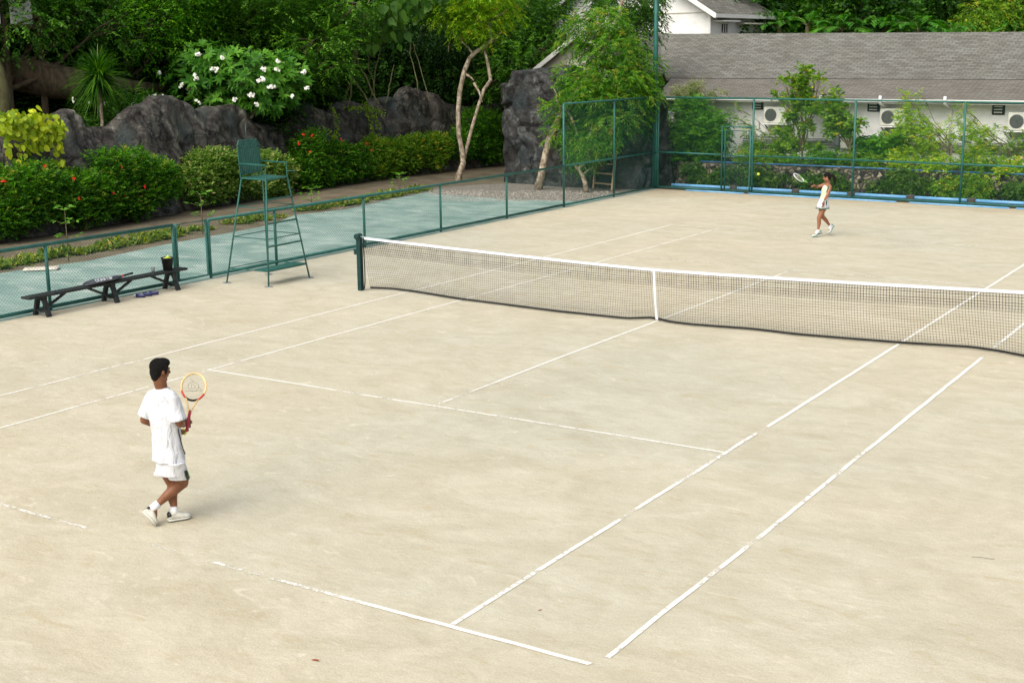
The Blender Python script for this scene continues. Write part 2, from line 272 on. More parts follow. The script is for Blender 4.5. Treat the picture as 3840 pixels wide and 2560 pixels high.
# ------------------------------------------------------------------ mesh builder
class MB:
    def __init__(s): s.v = []; s.f = []; s.uv = None
    def add(s, vs, fs):
        n = len(s.v); s.v += [tuple(map(float, p)) for p in vs]; s.f += [tuple(i+n for i in f) for f in fs]; return s
    def box(s, c, d, m=None, bev=0):
        x, y, z = d[0]/2, d[1]/2, d[2]/2
        if bev:
            b = min(bev, x*.9, y*.9, z*.9); P = []
            for zz, k in ((-z, b), (-z+b, 0), (z-b, 0), (z, b)):
                X, Y = x-k, y-k; q = b if k == 0 else b*.5
                P += [(-X+q, -Y, zz), (X-q, -Y, zz), (X, -Y+q, zz), (X, Y-q, zz), (X-q, Y, zz), (-X+q, Y, zz), (-X, Y-q, zz), (-X, -Y+q, zz)]
            F = [tuple(range(7, -1, -1)), tuple(range(24, 32))]
            for k in range(3):
                for i in range(8): j = (i+1) % 8; F.append((k*8+i, k*8+j, k*8+8+j, k*8+8+i))
        else:
            P = [(-x, -y, -z), (x, -y, -z), (x, y, -z), (-x, y, -z), (-x, -y, z), (x, -y, z), (x, y, z), (-x, y, z)]
            F = [(3, 2, 1, 0), (4, 5, 6, 7), (0, 1, 5, 4), (1, 2, 6, 5), (2, 3, 7, 6), (3, 0, 4, 7)]
        P = [(m @ Vector(p) if m else Vector(p))+Vector(c) for p in P]
        return s.add(P, F)
    def bar(s, a, b, w, h, up=(0, 0, 1)):
        a, b = Vector(a), Vector(b); d = (b-a); L = d.length; d.normalize(); u = Vector(up)
        if abs(d.dot(u)) > .98: u = Vector((1, 0, 0))
        x = d.cross(u).normalized(); u = x.cross(d)
        mt = Matrix((x, d, u)).transposed()
        return s.box((a+b)/2, (w, L, h), mt)
    def tube(s, pts, rad, n=8, cap=True, rnd=False):
        pts = [Vector(p) for p in pts]; rad = list(rad) if hasattr(rad, '__len__') else [rad]*len(pts)
        if rnd:
            a = (pts[0]-pts[1]).normalized(); z = (pts[-1]-pts[-2]).normalized(); A = pts[0]; Z = pts[-1]; ra, rz = rad[0], rad[-1]
            pts = [A+a*ra*.97, A+a*ra*.7]+pts+[Z+z*rz*.7, Z+z*rz*.97]; rad = [ra*.25, ra*.7]+rad+[rz*.7, rz*.25]
        V = []; F = []; prev = None
        for i, p in enumerate(pts):
            t = (pts[min(i+1, len(pts)-1)]-pts[max(i-1, 0)]).normalized()
            if prev is None:
                u = Vector((0, 0, 1)) if abs(t.z) < .9 else Vector((1, 0, 0)); x = t.cross(u).normalized()
            else: x = (prev-t*prev.dot(t)).normalized()
            prev = x; y = t.cross(x)
            for k in range(n):
                a = 2*PI*k/n; V.append(p+(x*math.cos(a)+y*math.sin(a))*rad[i])
        for i in range(len(pts)-1):
            for k in range(n): j = (k+1) % n; F.append((i*n+k, i*n+j, i*n+n+j, i*n+n+k))
        if cap: F.append(tuple(range(n-1, -1, -1))); F.append(tuple(range(len(V)-n, len(V))))
        return s.add(V, F)
    def lathe(s, prof, n=20, c=(0, 0, 0), m=None, cap=True):
        V = []; F = []
        for r, z in prof:
            for k in range(n):
                p = Vector((r*math.cos(2*PI*k/n), r*math.sin(2*PI*k/n), z)); V.append((m @ p if m else p)+Vector(c))
        for i in range(len(prof)-1):
            for k in range(n): j = (k+1) % n; F.append((i*n+k, i*n+j, i*n+n+j, i*n+n+k))
        if cap: F.append(tuple(range(n-1, -1, -1))); F.append(tuple(range(len(V)-n, len(V))))
        return s.add(V, F)
    def ell(s, c, r, m=None, n=14, k=9):
        prof = [(max(math.sin(PI*i/k), .02), -math.cos(PI*i/k)) for i in range(k+1)]
        V = []; F = []
        for a, z in prof:
            for q in range(n):
                p = Vector((a*math.cos(2*PI*q/n)*r[0], a*math.sin(2*PI*q/n)*r[1], z*r[2])); V.append((m @ p if m else p)+Vector(c))
        for i in range(k):
            for q in range(n): j = (q+1) % n; F.append((i*n+q, i*n+j, i*n+n+j, i*n+n+q))
        F.append(tuple(range(n-1, -1, -1))); F.append(tuple(range(len(V)-n, len(V))))
        return s.add(V, F)
    def rings(s, rings, cap=True):
        n = len(rings[0]); V = [p for r in rings for p in r]; F = []
        for i in range(len(rings)-1):
            for k in range(n): j = (k+1) % n; F.append((i*n+k, i*n+j, i*n+n+j, i*n+n+k))
        if cap: F.append(tuple(range(n-1, -1, -1))); F.append(tuple(range(len(V)-n, len(V))))
        return s.add(V, F)
    def build(s, name, mat, parent=None, smooth=False, w=False, off=None):
        o = off if off is not None else (tuple(parent.location) if (w and parent) else (0, 0, 0))
        me = bpy.data.meshes.new(name); me.from_pydata([(x-o[0], y-o[1], z-o[2]) for x, y, z in s.v], [], s.f); me.validate()
        if smooth: me.polygons.foreach_set('use_smooth', [True]*len(me.polygons))
        ob = bpy.data.objects.new(name, me); COL.objects.link(ob)
        for q in (mat if isinstance(mat, (list, tuple)) else [mat]): me.materials.append(q)
        if parent: ob.parent = parent
        return ob
def tag(o, label=None, cat=None, group=None, kind=None):
    if label: o['label'] = label
    if cat: o['category'] = cat
    if group: o['group'] = group
    if kind: o['kind'] = kind
    return o
def thing(name, label, cat, loc=(0, 0, 0), rz=0, group=None):
    o = bpy.data.objects.new(name, None); COL.objects.link(o); o.location = tuple(map(float, loc)); o.rotation_euler = (0, 0, rz); o.empty_display_size = .2
    return tag(o, label, cat, group)
def base_at(o, loc):
    """put the origin of a one-mesh thing (built in world coordinates) at its base"""
    loc = Vector(tuple(map(float, loc))); o.data.transform(Matrix.Translation(-loc)); o.location = loc; return o
def copy_tree(o, parent=None):
    c = o.copy(); COL.objects.link(c); c.parent = parent
    for ch in list(o.children): copy_tree(ch, c)
    return c
def sheet(name, poly, z, mat, kind='structure'):
    o = MB().add([(x, y, z) for x, y in poly], [tuple(range(len(poly)))]).build(name, mat); return tag(o, kind=kind)

# ------------------------------------------------------------------ leaves (numpy)
def unit(a): return a/np.maximum(np.linalg.norm(a, axis=1, keepdims=True), 1e-9)
def leaf_arrays(pos, dr, nr, L, Wd, seg=1, droop=0., prof=None):
    n = len(pos); dr = unit(dr); side = unit(np.cross(dr, nr)); up = np.cross(side, dr)
    L = np.broadcast_to(L, n)[:, None]; Wd = np.broadcast_to(Wd, n)[:, None]
    if seg == 1:
        base = pos; mid = pos+dr*L*.45+up*L*.05; tip = pos+dr*L-up*L*droop*.6
        V = np.stack([base, mid-side*Wd*.5-up*Wd*.12, tip, mid+side*Wd*.5-up*Wd*.12], 1); F = np.array([[0, 1, 2, 3]]); k = 4
    else:
        prof = prof or [.35, 1., .85, .12]
        V = []; down = np.array([[0, 0, -1.]])
        for i in range(seg+1):
            a = i/seg; w_ = np.interp(a, np.linspace(0, 1, len(prof)), prof)
            c = pos+dr*L*a*(1-.25*droop*a)+down*L*droop*a*a
            V += [c-side*Wd*.5*w_, c+side*Wd*.5*w_]
        V = np.stack(V, 1); k = 2*(seg+1); F = np.array([[2*i, 2*i+1, 2*i+3, 2*i+2] for i in range(seg)])
    idx = (np.arange(n)[:, None, None]*k+F[None]).reshape(-1, 4)
    return V.reshape(-1, 3), idx, k
def leaf_obj(name, parts, mat, parent=None, off=(0, 0, 0)):
    """parts: list of (V, F, k, t) -> one mesh"""
    Vs, Fs, Ts, n = [], [], [], 0
    for V, F, k, t in parts:
        Vs.append(V); Fs.append(F+n); Ts.append(np.repeat(t, k)); n += len(V)
    V = np.concatenate(Vs)-np.array(off); F = np.concatenate(Fs); T = np.concatenate(Ts)
    me = bpy.data.meshes.new(name); me.vertices.add(len(V)); me.vertices.foreach_set('co', V.astype(np.float32).ravel())
    me.loops.add(F.size); me.loops.foreach_set('vertex_index', F.astype(np.int32).ravel())
    me.polygons.add(len(F)); me.polygons.foreach_set('loop_start', np.arange(0, F.size, 4, dtype=np.int32)); me.polygons.foreach_set('loop_total', np.full(len(F), 4, np.int32))
    me.update(calc_edges=True); a = me.attributes.new('t', 'FLOAT', 'POINT'); a.data.foreach_set('value', T.astype(np.float32))
    me.materials.append(mat); o = bpy.data.objects.new(name, me); COL.objects.link(o)
    if parent: o.parent = parent
    return o
def rnd_dirs(n): return unit(RS.normal(size=(n, 3)))
def in_blobs(blobs, n, shell=.35):
    """points in ellipsoids, denser towards the outside"""
    w_ = np.array([b[2] if len(b) > 2 else b[1][0]*b[1][1]*b[1][2] for b in blobs], float); w_ /= w_.sum()
    k = RS.choice(len(blobs), n, p=w_); C = np.array([b[0] for b in blobs], float)[k]; Rr = np.array([b[1] for b in blobs], float)[k]
    d = rnd_dirs(n); r = RS.uniform(shell, 1, n)**.6
    return C+d*Rr*r[:, None], d
def sprays(blobs, n, m, L, Wd, tw=.35, up=.35, flat=.6, droop=.15, shell=.35, seg=1, jit=.25, tv=.22, hang=0., tbias=0.):
    """n twigs carrying m leaves each; leaves in two ranks along the twig, faces mostly upward"""
    P, d = in_blobs(blobs, n, shell)
    td = unit(d*np.array([1, 1, .5])+RS.normal(size=(n, 3))*.45+np.array([0, 0, up-hang]))
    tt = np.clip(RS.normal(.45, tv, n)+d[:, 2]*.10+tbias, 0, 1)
    a = np.linspace(.1, 1, m); s = np.where(np.arange(m) % 2 == 0, 1., -1.)
    side = unit(np.cross(td, np.array([[0, 0, 1.]])))
    pos = (P[:, None]+td[:, None]*tw*a[None, :, None]+np.array([0, 0, -1.])*(tw*hang*a**2)[None, :, None]).reshape(-1, 3)
    dr = (td[:, None]*.7+side[:, None]*s[None, :, None]*.8).reshape(-1, 3)+RS.normal(size=(n*m, 3))*jit+np.array([0, 0, -hang*.9])
    nr = unit(RS.normal(size=(n*m, 3))*(1-flat)+np.array([0, 0, 1.])*flat)
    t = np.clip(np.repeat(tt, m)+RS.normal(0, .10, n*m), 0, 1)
    l = L*RS.uniform(.7, 1.25, n*m)
    V, F, k = leaf_arrays(pos, dr, nr, l, Wd*l/L, seg, droop)
    return V, F, k, t
def limb_path(a, b, n=5, j=.12):
    a, b = Vector(tuple(map(float, a))), Vector(tuple(map(float, b))); L = (b-a).length
    return [a.lerp(b, i/n)+Vector((random.uniform(-j, j), random.uniform(-j, j), random.uniform(-j, j)*.5))*L*(.5 if 0 < i < n else 0) for i in range(n+1)]
def trunk_mesh(base, blobs, r0, top=None, fork=.45, nl=None):
    mb = MB(); base = Vector(tuple(map(float, base))); c = sum((Vector(tuple(map(float, b[0]))) for b in blobs), Vector())/len(blobs)
    top = Vector(tuple(map(float, top))) if top is not None else base.lerp(c, fork); top.z = base.z+(c.z-base.z)*fork if top is None else top.z
    p = limb_path(base, top, 6, .06); mb.tube(p, [r0*1.25]+[r0*(1-.35*i/6) for i in range(1, 7)], 10)
    for b in blobs:
        bc = Vector(tuple(map(float, b[0])))
        q = limb_path(top, bc, 5, .1); mb.tube(q, [r0*.5*(1-.7*i/5) for i in range(6)], 7)
        for k in range(nl or 4):
            e = bc+Vector((random.uniform(-1, 1)*b[1][0], random.uniform(-1, 1)*b[1][1], random.uniform(-.4, 1)*b[1][2]))*.7
            s0 = q[random.randint(2, 5)]; mb.tube(limb_path(s0, e, 4, .12), [r0*.2*(1-.75*i/4) for i in range(5)], 5)
    return mb
def tree(name, label, cat, base, blobs, leaf, lm, bark, r0=.15, top=None, group=None, fork=.45, extra=None):
    t = thing(name, label, cat, base, group=group)
    trunk_mesh(base, blobs, r0, top, fork).build('trunk', M[bark], t, True, w=True)
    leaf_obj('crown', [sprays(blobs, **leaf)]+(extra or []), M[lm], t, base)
    return t

# ------------------------------------------------------------------ world, sun, camera
wd = bpy.data.worlds.new('World'); scene.world = wd; wd.use_nodes = True; nt = wd.node_tree
sky = nt.nodes.new('ShaderNodeTexSky'); sky.sky_type = 'NISHITA'; sky.sun_disc = False
SUN_EL, SUN_AZ = 50, 186            # degrees; azimuth from +Y clockwise
sky.sun_elevation = R(SUN_EL); sky.sun_rotation = R(SUN_AZ); sky.altitude = 0; sky.air_density = 1.0; sky.dust_density = 6.0; sky.ozone_density = .6
hs_ = nt.nodes.new('ShaderNodeHueSaturation'); hs_.inputs['Saturation'].default_value = .45; nt.links.new(sky.outputs[0], hs_.inputs['Color']); nt.links.new(hs_.outputs[0], nt.nodes['Background'].inputs[0]); nt.nodes['Background'].inputs[1].default_value = .15
sl = bpy.data.lights.new('sun', 'SUN'); sl.energy = 1.55; sl.angle = R(75); sl.color = (1, .97, .90)
so = bpy.data.objects.new('sun', sl); COL.objects.link(so)
a = R(SUN_AZ); sd = Vector((math.sin(a)*math.cos(R(SUN_EL)), math.cos(a)*math.cos(R(SUN_EL)), math.sin(R(SUN_EL))))
so.rotation_euler = sd.to_track_quat('Z', 'Y').to_euler()
cd = bpy.data.cameras.new('camera'); co = bpy.data.objects.new('camera', cd); COL.objects.link(co); scene.camera = co
cd.sensor_width = 36; cd.lens = 36*FOC/3840; cd.clip_end = 1000; cd.clip_start = .1
mt = Matrix((Vector(RM[0]), Vector(RM[1]), -Vector(RM[2]))).transposed().to_4x4(); mt.translation = Vector(CAM); co.matrix_world = mt
scene.view_settings.view_transform = 'Standard'; scene.view_settings.look = 'None'; scene.view_settings.exposure = .30; scene.view_settings.gamma = 1
scene.render.resolution_x = 1024; scene.render.resolution_y = 682

# ------------------------------------------------------------------ ground
sheet('ground', [(-150, -80), (120, -80), (120, 160), (-150, 160)], -.03, M['ground'])
sheet('dirt_path', [(-21.5, -8), (-13, -8), (-13, 30), (-21.5, 30)], -.022, M['path'])
sl_l = [gz(*p)[:2] for p in [(34, 621), (203, 598), (372, 562), (508, 537), (600, 520), (636, 510), (677, 493), (735, 487), (796, 480), (900, 457), (981, 441), (1016, 446), (1174, 457), (1333, 462)]]
slab = [(-10.16, 17.4)]+[(-10.16, -9.), (-14.9, -9.)]+[tuple(p) for p in sl_l]
sheet('painted_apron', slab[::-1], -.010, M['slab'])
def wobble(poly, step=.18, amp=.06):
    out = []
    for i, (a, b) in enumerate(zip(poly, poly[1:])):
        a, b = np.array(a), np.array(b); n = max(1, int(np.linalg.norm(b-a)/step))
        for k in range(n):
            p = a+(b-a)*k/n; out.append((p[0]+amp*noise.noise((p[0]*2, p[1]*2, 1)), p[1]+amp*noise.noise((p[0]*2, p[1]*2, 9))))
    return out+[tuple(poly[-1])]
gv = [gz(*p)[:2] for p in [(760, 484), (900, 457), (981, 441), (1016, 446), (1174, 457), (1333, 462)]]+[(-10.16, 17.3), (-10.16, 20.5), (-12.5, 20.6), (-15.6, 19.9), (-16.6, 18.6), (-17.2, 16.2), (-16.4, 12.5)]
sheet('gravel_bed', wobble([tuple(p) for p in gv]), -.016, M['gravel'])
far = [tuple(W(s, -.02, 0)[:2]) for s in (-.04, 8, 16, 30)]
sheet('tennis_court', [(-9.97, -40), (34, -40), far[3], far[2], far[1], far[0]], 0, M['court'])
# concrete kerbs the fences stand on
mb = MB(); mb.box((-10.055, 5.8, -.005), (.15, 29.2, .03), bev=.008); o = mb.build('kerb', M['slab']); tag(o, kind='structure')
mb = MB()
for i in range(60):
    s = i*.5; mb.box(W(s+.25, .08, -.005), (.505 if i % 5 else .49, .20, .03), Matrix.Rotation(FA, 3, 'Z'))
o = mb.build('fence_kerb', M['block']); tag(o, kind='structure')

# ------------------------------------------------------------------ court lines: (u, v, wear) surveyed on the ground, wear 0 solid .. 1 gone
LN = {
 'left_doubles': [(-30, 918, .3), (0, 908, .3), (100, 884, .3), (180, 863, .4), (200, 857, .5), (240, 845, .35), (330, 828, .45), (385, 810, .3), (420, 802, .05), (700, 729, 0), (934, 671, .05), (1232, 596, .15), (1260, 588, .2), (1400, 553, .1), (1540, 517, .12)],
 'left_singles': [(-30, 990, .2), (0, 983, .2), (150, 942, .2), (180, 931, .45), (300, 900, .35), (330, 892, .5), (476, 850, .4), (540, 833, .45), (560, 826, .3), (600, 816, .1), (800, 760, 0), (1059, 690, .05), (1100, 679, .3), (1200, 652, .25), (1424, 588, .25), (1500, 567, .35), (1648, 524, .35)],
 'near_service': [(476, 850, .05), (620, 870, .05), (755, 893, .15), (770, 896, .52), (835, 908, .5), (850, 911, .35), (1010, 934, .4), (1180, 961, .35), (1400, 996, .35), (1560, 1022, .2), (1665, 1040, .15)],
 'centre': [(1010, 928, .5), (1080, 902, .5), (1140, 878, .42), (1150, 873, .0), (1300, 813, 0), (1495, 743, 0), (1510, 737, .3), (1600, 702, .2), (1790, 632, .3), (1812, 622, .6)],
 'right_singles': [(1035, 1437, .35), (1095, 1398, .4), (1150, 1362, .25), (1190, 1338, .45), (1225, 1313, .5), (1240, 1305, .1), (1330, 1250, .5), (1380, 1222, .2), (1440, 1185, .5), (1520, 1132, .3), (1600, 1087, .48), (1665, 1040, .45), (1700, 1017, .3), (1763, 984, .6), (1777, 974, 0), (1900, 896, 0), (2057, 797, 0), (2072, 788, .3), (2150, 735, .15), (2262, 662, .15), (2400, 576, .2)],
 'right_doubles': [(1395, 1510, .4), (1450, 1462, .4), (1530, 1395, .25), (1600, 1345, .45), (1700, 1272, .35), (1745, 1240, .5), (1790, 1206, .35), (1880, 1127, .35), (1970, 1050, .45), (2022, 1013, .3), (2030, 1005, 0), (2165, 895, .0), (2170, 890, .5), (2180, 882, .0), (2250, 826, .1), (2262, 815, 1), (2280, 797, .6), (2300, 782, .15), (2400, 700, .1)],
 'near_base': [(-20, 1150, .5), (50, 1170, .52), (130, 1195, .55), (300, 1232, .82), (520, 1300, .62), (560, 1312, .82), (680, 1344, .6), (740, 1360, .6), (790, 1377, .3), (900, 1404, .25), (1030, 1438, .15), (1200, 1483, .1), (1345, 1525, .15), (1360, 1528, .7), (1386, 1529, .85)],
 'far_base': [(1540, 517, .3), (1650, 524, .35), (1790, 533, .55), (1850, 540, .75), (1960, 549, .9), (2085, 556, .5), (2352, 575, .5), (2450, 582, .5)],
 'far_service': [(1424, 588, .4), (1530, 594, .5), (1660, 605, .5), (1740, 613, .65), (1812, 622, .65), (1900, 628, .5), (2060, 640, .5), (2180, 651, .4), (2262, 657, .5)],
}
PRE = {'left_doubles': (-5.45, -11.9, .3), 'left_singles': (-4.1, -11.9, .3), 'near_base': (-5.45, -11.9, .4)}
POST = {'far_base': (5.5, 11.95, .5), 'right_singles': (4.12, 11.95, .2), 'right_doubles': (5.5, 11.95, .2)}
def line_pts(nm, pl):
    P = [gz(u, v) for u, v, _ in pl]; Wr = [w_ for *_, w_ in pl]
    if nm in PRE: P.insert(0, np.array([*PRE[nm][:2], 0.])); Wr.insert(0, PRE[nm][2])
    if nm in POST: P.append(np.array([*POST[nm][:2], 0.])); Wr.append(POST[nm][2])
    A_ = np.array(P); c_ = A_.mean(0); d_ = np.linalg.svd(A_-c_)[2][0]      # painted along a string: nearly straight
    P = [p*.25+(c_+((p-c_)@d_)*d_)*.75 for p in A_]
    return P, Wr
mb = MB(); wear = []
for nm, pl in LN.items():
    P, Wr = line_pts(nm, pl)
    dense = []
    for i in range(len(P)-1):
        L_ = np.linalg.norm(P[i+1]-P[i]); k = max(2, int(L_/.12))
        for j in range(k): dense.append((P[i]+(P[i+1]-P[i])*j/k, Wr[i]+(Wr[i+1]-Wr[i])*j/k))
    dense.append((P[-1], Wr[-1])); V = []
    hw = .026 if nm in ('near_base', 'right_doubles', 'right_singles') else .0205
    for i, (p, w_) in enumerate(dense):
        d = dense[min(i+1, len(dense)-1)][0]-dense[max(i-1, 0)][0]; d /= np.linalg.norm(d); s_ = np.array([-d[1], d[0], 0])
        e = .006*noise.noise((p[0]*3, p[1]*3, .3)); h = hw*(1-.25*w_)
        V += [(p[0]+s_[0]*(h+e), p[1]+s_[1]*(h+e), .004), (p[0]-s_[0]*(h-e), p[1]-s_[1]*(h-e), .004)]; wear += [w_, w_]
    mb.add(V, [(2*i+1, 2*i+3, 2*i+2, 2*i) for i in range(len(dense)-1)])
o = mb.build('court_markings', M['line']); tag(o, kind='structure')
# crossing strips must not share a plane: lift each line by a hair
at_ = o.data.attributes.new('wear', 'FLOAT', 'POINT'); at_.data.foreach_set('value', wear)
k0 = 0
for q, (nm, pl) in enumerate(LN.items()):
    P, _w = line_pts(nm, pl); n_ = (sum(max(2, int(np.linalg.norm(P[i+1]-P[i])/.12)) for i in range(len(P)-1))+1)*2
    for i in range(k0, k0+n_): o.data.vertices[i].co.z += q*.0004
    k0 += n_

# ------------------------------------------------------------------ net
net = thing('tennis_net', 'black tennis net with white top band stretched across the sand court', 'net', (0, 0, 0))
cord = [gz(px/S, py/S, .03) for px, py in [(1391, 1079), (1468, 1082), (1551, 1092), (1723, 1120), (2093, 1167), (2348, 1193.5), (2447, 1191), (2461, 1194), (2522, 1208), (2596, 1216.5), (2828, 1233.7), (2988, 1253), (3196, 1270), (3379.6, 1284.5), (3643, 1301), (3747, 1316), (3840, 1333.5)]]
cx = np.array([c[0] for c in cord]+[6.3]); cy = np.array([c[1] for c in cord]+[0.05])
def yb(x): return float(np.interp(x, cx, cy))
def zt(x): a_ = abs(x)/6.35; return .914+(1.055-.914)*(a_**1.35)
def npt(x, h):
    """net surface point, h 0 bottom .. 1 top"""
    z = .03+(zt(x)-.03)*h; y = yb(x)*(1-h)**1.4+.03*math.sin(x*1.1+1)*math.sin(PI*h); return (x, y, z)
mb = MB(); nx = int(12.64/.045)
for i in range(nx+1):
    x = -6.3+i*.045; mb.tube([npt(x+.004*math.sin(i*7), h) for h in (0, .15, .3, .5, .7, .85, .97)], .0021, 3, False)
for j in range(1, 21):
    h = j/21; mb.tube([npt(-6.3+k*.18, h) for k in range(int(12.6/.18)+1)], .0021, 3, False)
mb.build('netting', M['net'], net)
mb = MB()          # doubled upper netting
for i in range(nx+1):
    x = -6.3+i*.045+.013; p = [npt(x, h) for h in (.70, .85, .97)]; mb.tube([(a_, b-.022, c) for a_, b, c in p], .0024, 3, False)
for j in range(7):
    h = .70+j*.043; p = [npt(-6.3+k*.18, h) for k in range(int(12.6/.18)+1)]; mb.tube([(a_, b-.022, c-.01) for a_, b, c in p], .0024, 3, False)
mb.build('upper_netting', M['net'], net)
mb = MB(); mb.tube([(x, yb(x), .035) for x in np.arange(-6.3, 6.31, .15)], .018, 6); mb.build('bottom_cord', M['net'], net)
mb = MB(); rg = []
for x in np.arange(-6.25, 6.3, .12):
    z = zt(x); rg.append([(x, -.012, z+.008), (x, .012, z+.008), (x, .013, z-.036), (x, -.019, z-.036)])
mb.rings(rg); mb.build('top_band', M['tape'], net)
mb = MB(); mb.tube([(-6.46, 0, 1.075), (-6.3, 0, 1.062), (-6.2, 0, zt(6.2)+.003)], .006, 6); mb.build('cable', M['silver'], net)
mb = MB(); mb.rings([[(x-.023, yb(0)*k-.035, z), (x+.023, yb(0)*k-.035, z), (x+.023, yb(0)*k-.027, z), (x-.023, yb(0)*k-.027, z)] for x, z, k in ((0, .02, 1), (0.0, .3, .6), (0, .6, .3), (0, .925, 0))]); mb.build('centre_strap', M['tape'], net)
mb = MB(); mb.tube([(-6.29, 0, 1.03), (-6.27, -.02, .8), (-6.25, -.03, .5), (-6.27, -.01, .2), (-6.3, 0, .04)], .011, 6)
mb.tube([(-6.325, 0, 1.03), (-6.325, 0, .03)], .009, 6); mb.build('side_rod', M['net'], net)
for sgn, side in ((-1, ''), (1, '')):
    lab = 'dark green square net post with a winder, at the umpire chair end' if sgn < 0 else 'dark green square net post at the far right end of the net'
    p = thing('net_post', lab, 'post', (sgn*6.39, 0, 0), 0, 'net posts')
    MB().box((0, 0, .52), (.095, .10, 1.04), bev=.01).build('post', M['darkpost'], p)
    MB().lathe([(.045, -.07), (.058, -.065), (.058, .065), (.045, .07)], 18, (-.02*-sgn, 0, 1.065), Matrix.Rotation(PI/2, 3, 'X')).build('pulley', M['darkpost'], p, True)
    MB().box((sgn*.085, 0, .76), (.08, .07, .11), bev=.01).build('winder', M['darkpost'], p)
    MB().tube([(sgn*.12, -.0, .80), (sgn*.15, 0, .80)], .012, 8).build('winder_shaft', M['darkpost'], p)

# ------------------------------------------------------------------ fences
def chain(mb, a, b, z0, z1, r=.0019, sp=.072):
    """chain link as two families of straight diagonal wires between ground points a and b"""
    a, b = np.array(a, float), np.array(b, float); L_ = np.linalg.norm(b-a); d = (b-a)/L_; H = z1-z0; nrm = np.array([-d[1], d[0], 0])
    V = []; F = []
    for fam in (1, -1):
        k = -H
        while k < L_:
            x0, x1 = k, k+H; s0, s1 = max(x0, 0), min(x1, L_)
            if s1 > s0+.01:
                za, zb = s0-x0, s1-x0
                if fam < 0: za, zb = H-za, H-zb
                p = a+d*s0+np.array([0, 0, z0+za]); q = a+d*s1+np.array([0, 0, z0+zb]); t = (q-p)/np.linalg.norm(q-p); u = np.cross(t, nrm)
                o_ = nrm*(.002*fam); n_ = len(V)
                for P in (p, q): V += [P+o_+u*r, P+o_-u*r*.5+nrm*r*.87, P+o_-u*r*.5-nrm*r*.87]
                F += [(n_, n_+1, n_+4, n_+3), (n_+1, n_+2, n_+5, n_+4), (n_+2, n_, n_+3, n_+5)]
            k += sp
    mb.add(V, F)
X0 = -10.05; HT = 1.225
f1 = thing('chain_link_fence', 'low green chain link fence along the left side of the court behind the bench', 'fence', (X0, -5, 0), 0, 'green chain link fences')
ys = [-10.8, -7.65, -4.46, -1.38, -.40, 1.60, 4.70, 7.84, 11.0]
for y in ys: MB().tube([(X0, y, -.02), (X0, y, HT)], .032, 10).build('post', M['teal'], f1, True, w=True)
for a_, b_ in ((-10.8, -1.38), (-.40, 14.15)):
    MB().tube([(X0, a_, HT), (X0, b_, HT)], .034, 10).build('top_rail', M['teal'], f1, True, w=True)
    MB().tube([(X0, a_, .075), (X0, b_, .075)], .036, 10).build('bottom_rail', M['teal'], f1, True, w=True)
    mb = MB(); chain(mb, (X0, a_, 0), (X0, b_, 0), .08, HT); mb.build('wire_mesh', M['wire'], f1, w=True)
g = MB(); ga, gb = -1.30, -.47
g.tube([(X0, ga, .09), (X0, ga, HT), (X0, gb, HT), (X0, gb, .09), (X0, ga, .09)], .028, 10); gate = g.build('gate', M['teal'], f1, True, w=True)
mb = MB(); chain(mb, (X0, ga, 0), (X0, gb, 0), .09, HT); gm = mb.build('wire_mesh', M['wire'], gate, off=tuple(f1.location))
f2 = thing('chain_link_fence', 'tall green chain link fence section at the far left corner before the rock tower', 'fence', (X0, 17.2, 0), 0, 'green chain link fences')
HT2 = 3.04
for y in (14.15, 17.3, 20.27): MB().tube([(X0, y, -.02), (X0, y, HT2)], .032, 10).build('post', M['teal'], f2, True, w=True)
MB().tube([(X0, 14.15, HT2), (X0, 20.3, HT2)], .028, 10).build('top_rail', M['teal'], f2, True, w=True)
MB().tube([(X0, 14.19, HT), (X0, 20.3, HT)], .028, 10).build('middle_rail', M['teal'], f2, True, w=True)
MB().tube([(X0, 14.19, .075), (X0, 20.3, .075)], .03, 10).build('bottom_rail', M['teal'], f2, True, w=True)
mb = MB(); chain(mb, (X0, 14.15, 0), (X0, 20.27, 0), .08, HT2, r=.0018, sp=.066); mb.build('wire_mesh', M['wire'], f2, w=True)
f3 = thing('chain_link_fence', 'tall green chain link fence with a doorway along the far end of the court', 'fence', W(8, 0, 0), 0, 'green chain link fences')
SE = 23.5
for s in (.06, 3.5, 6.86, 10.15, 13.5, 16.9, 20.2, SE): MB().tube([W(s, 0, -.02), W(s, 0, 3.0)], .034, 10).build('post', M['teal'], f3, True, w=True)
MB().tube([W(.06, 0, 3.03), W(8, 0, 3.0), W(SE, 0, 2.92)], .03, 10).build('top_rail', M['teal'], f3, True, w=True)
MB().tube([W(.06, 0, 1.23), W(2.4, 0, 1.22)], .027, 8).build('middle_rail', M['teal'], f3, True, w=True)
MB().tube([W(3.5, 0, 1.215), W(SE, 0, 1.17)], .027, 8).build('middle_rail', M['teal'], f3, True, w=True)
MB().tube([W(.06, 0, .075), W(2.4, 0, .075)], .027, 8).build('bottom_rail', M['teal'], f3, True, w=True)
MB().tube([W(3.5, 0, .075), W(SE, 0, .075)], .027, 8).build('bottom_rail', M['teal'], f3, True, w=True)
MB().tube([W(2.42, 0, 0), W(2.42, 0, 2.12), W(3.5, 0, 2.12)], .033, 8).build('door_frame', M['teal'], f3, True, w=True)
g = MB(); g.tube([W(2.53, .0, .07), W(2.53, 0, 2.0), W(3.41, 0, 2.0), W(3.41, 0, .07), W(2.53, 0, .07)], .031, 8); g.tube([W(2.53, 0, 1.2), W(3.41, 0, 1.2)], .022, 8)
gate = g.build('gate', M['teal'], f3, True, w=True)
mb = MB(); chain(mb, W(2.53, 0, 0), W(3.41, 0, 0), .07, 2.0, .002); mb.build('wire_mesh', M['wire'], gate, off=tuple(f3.location))
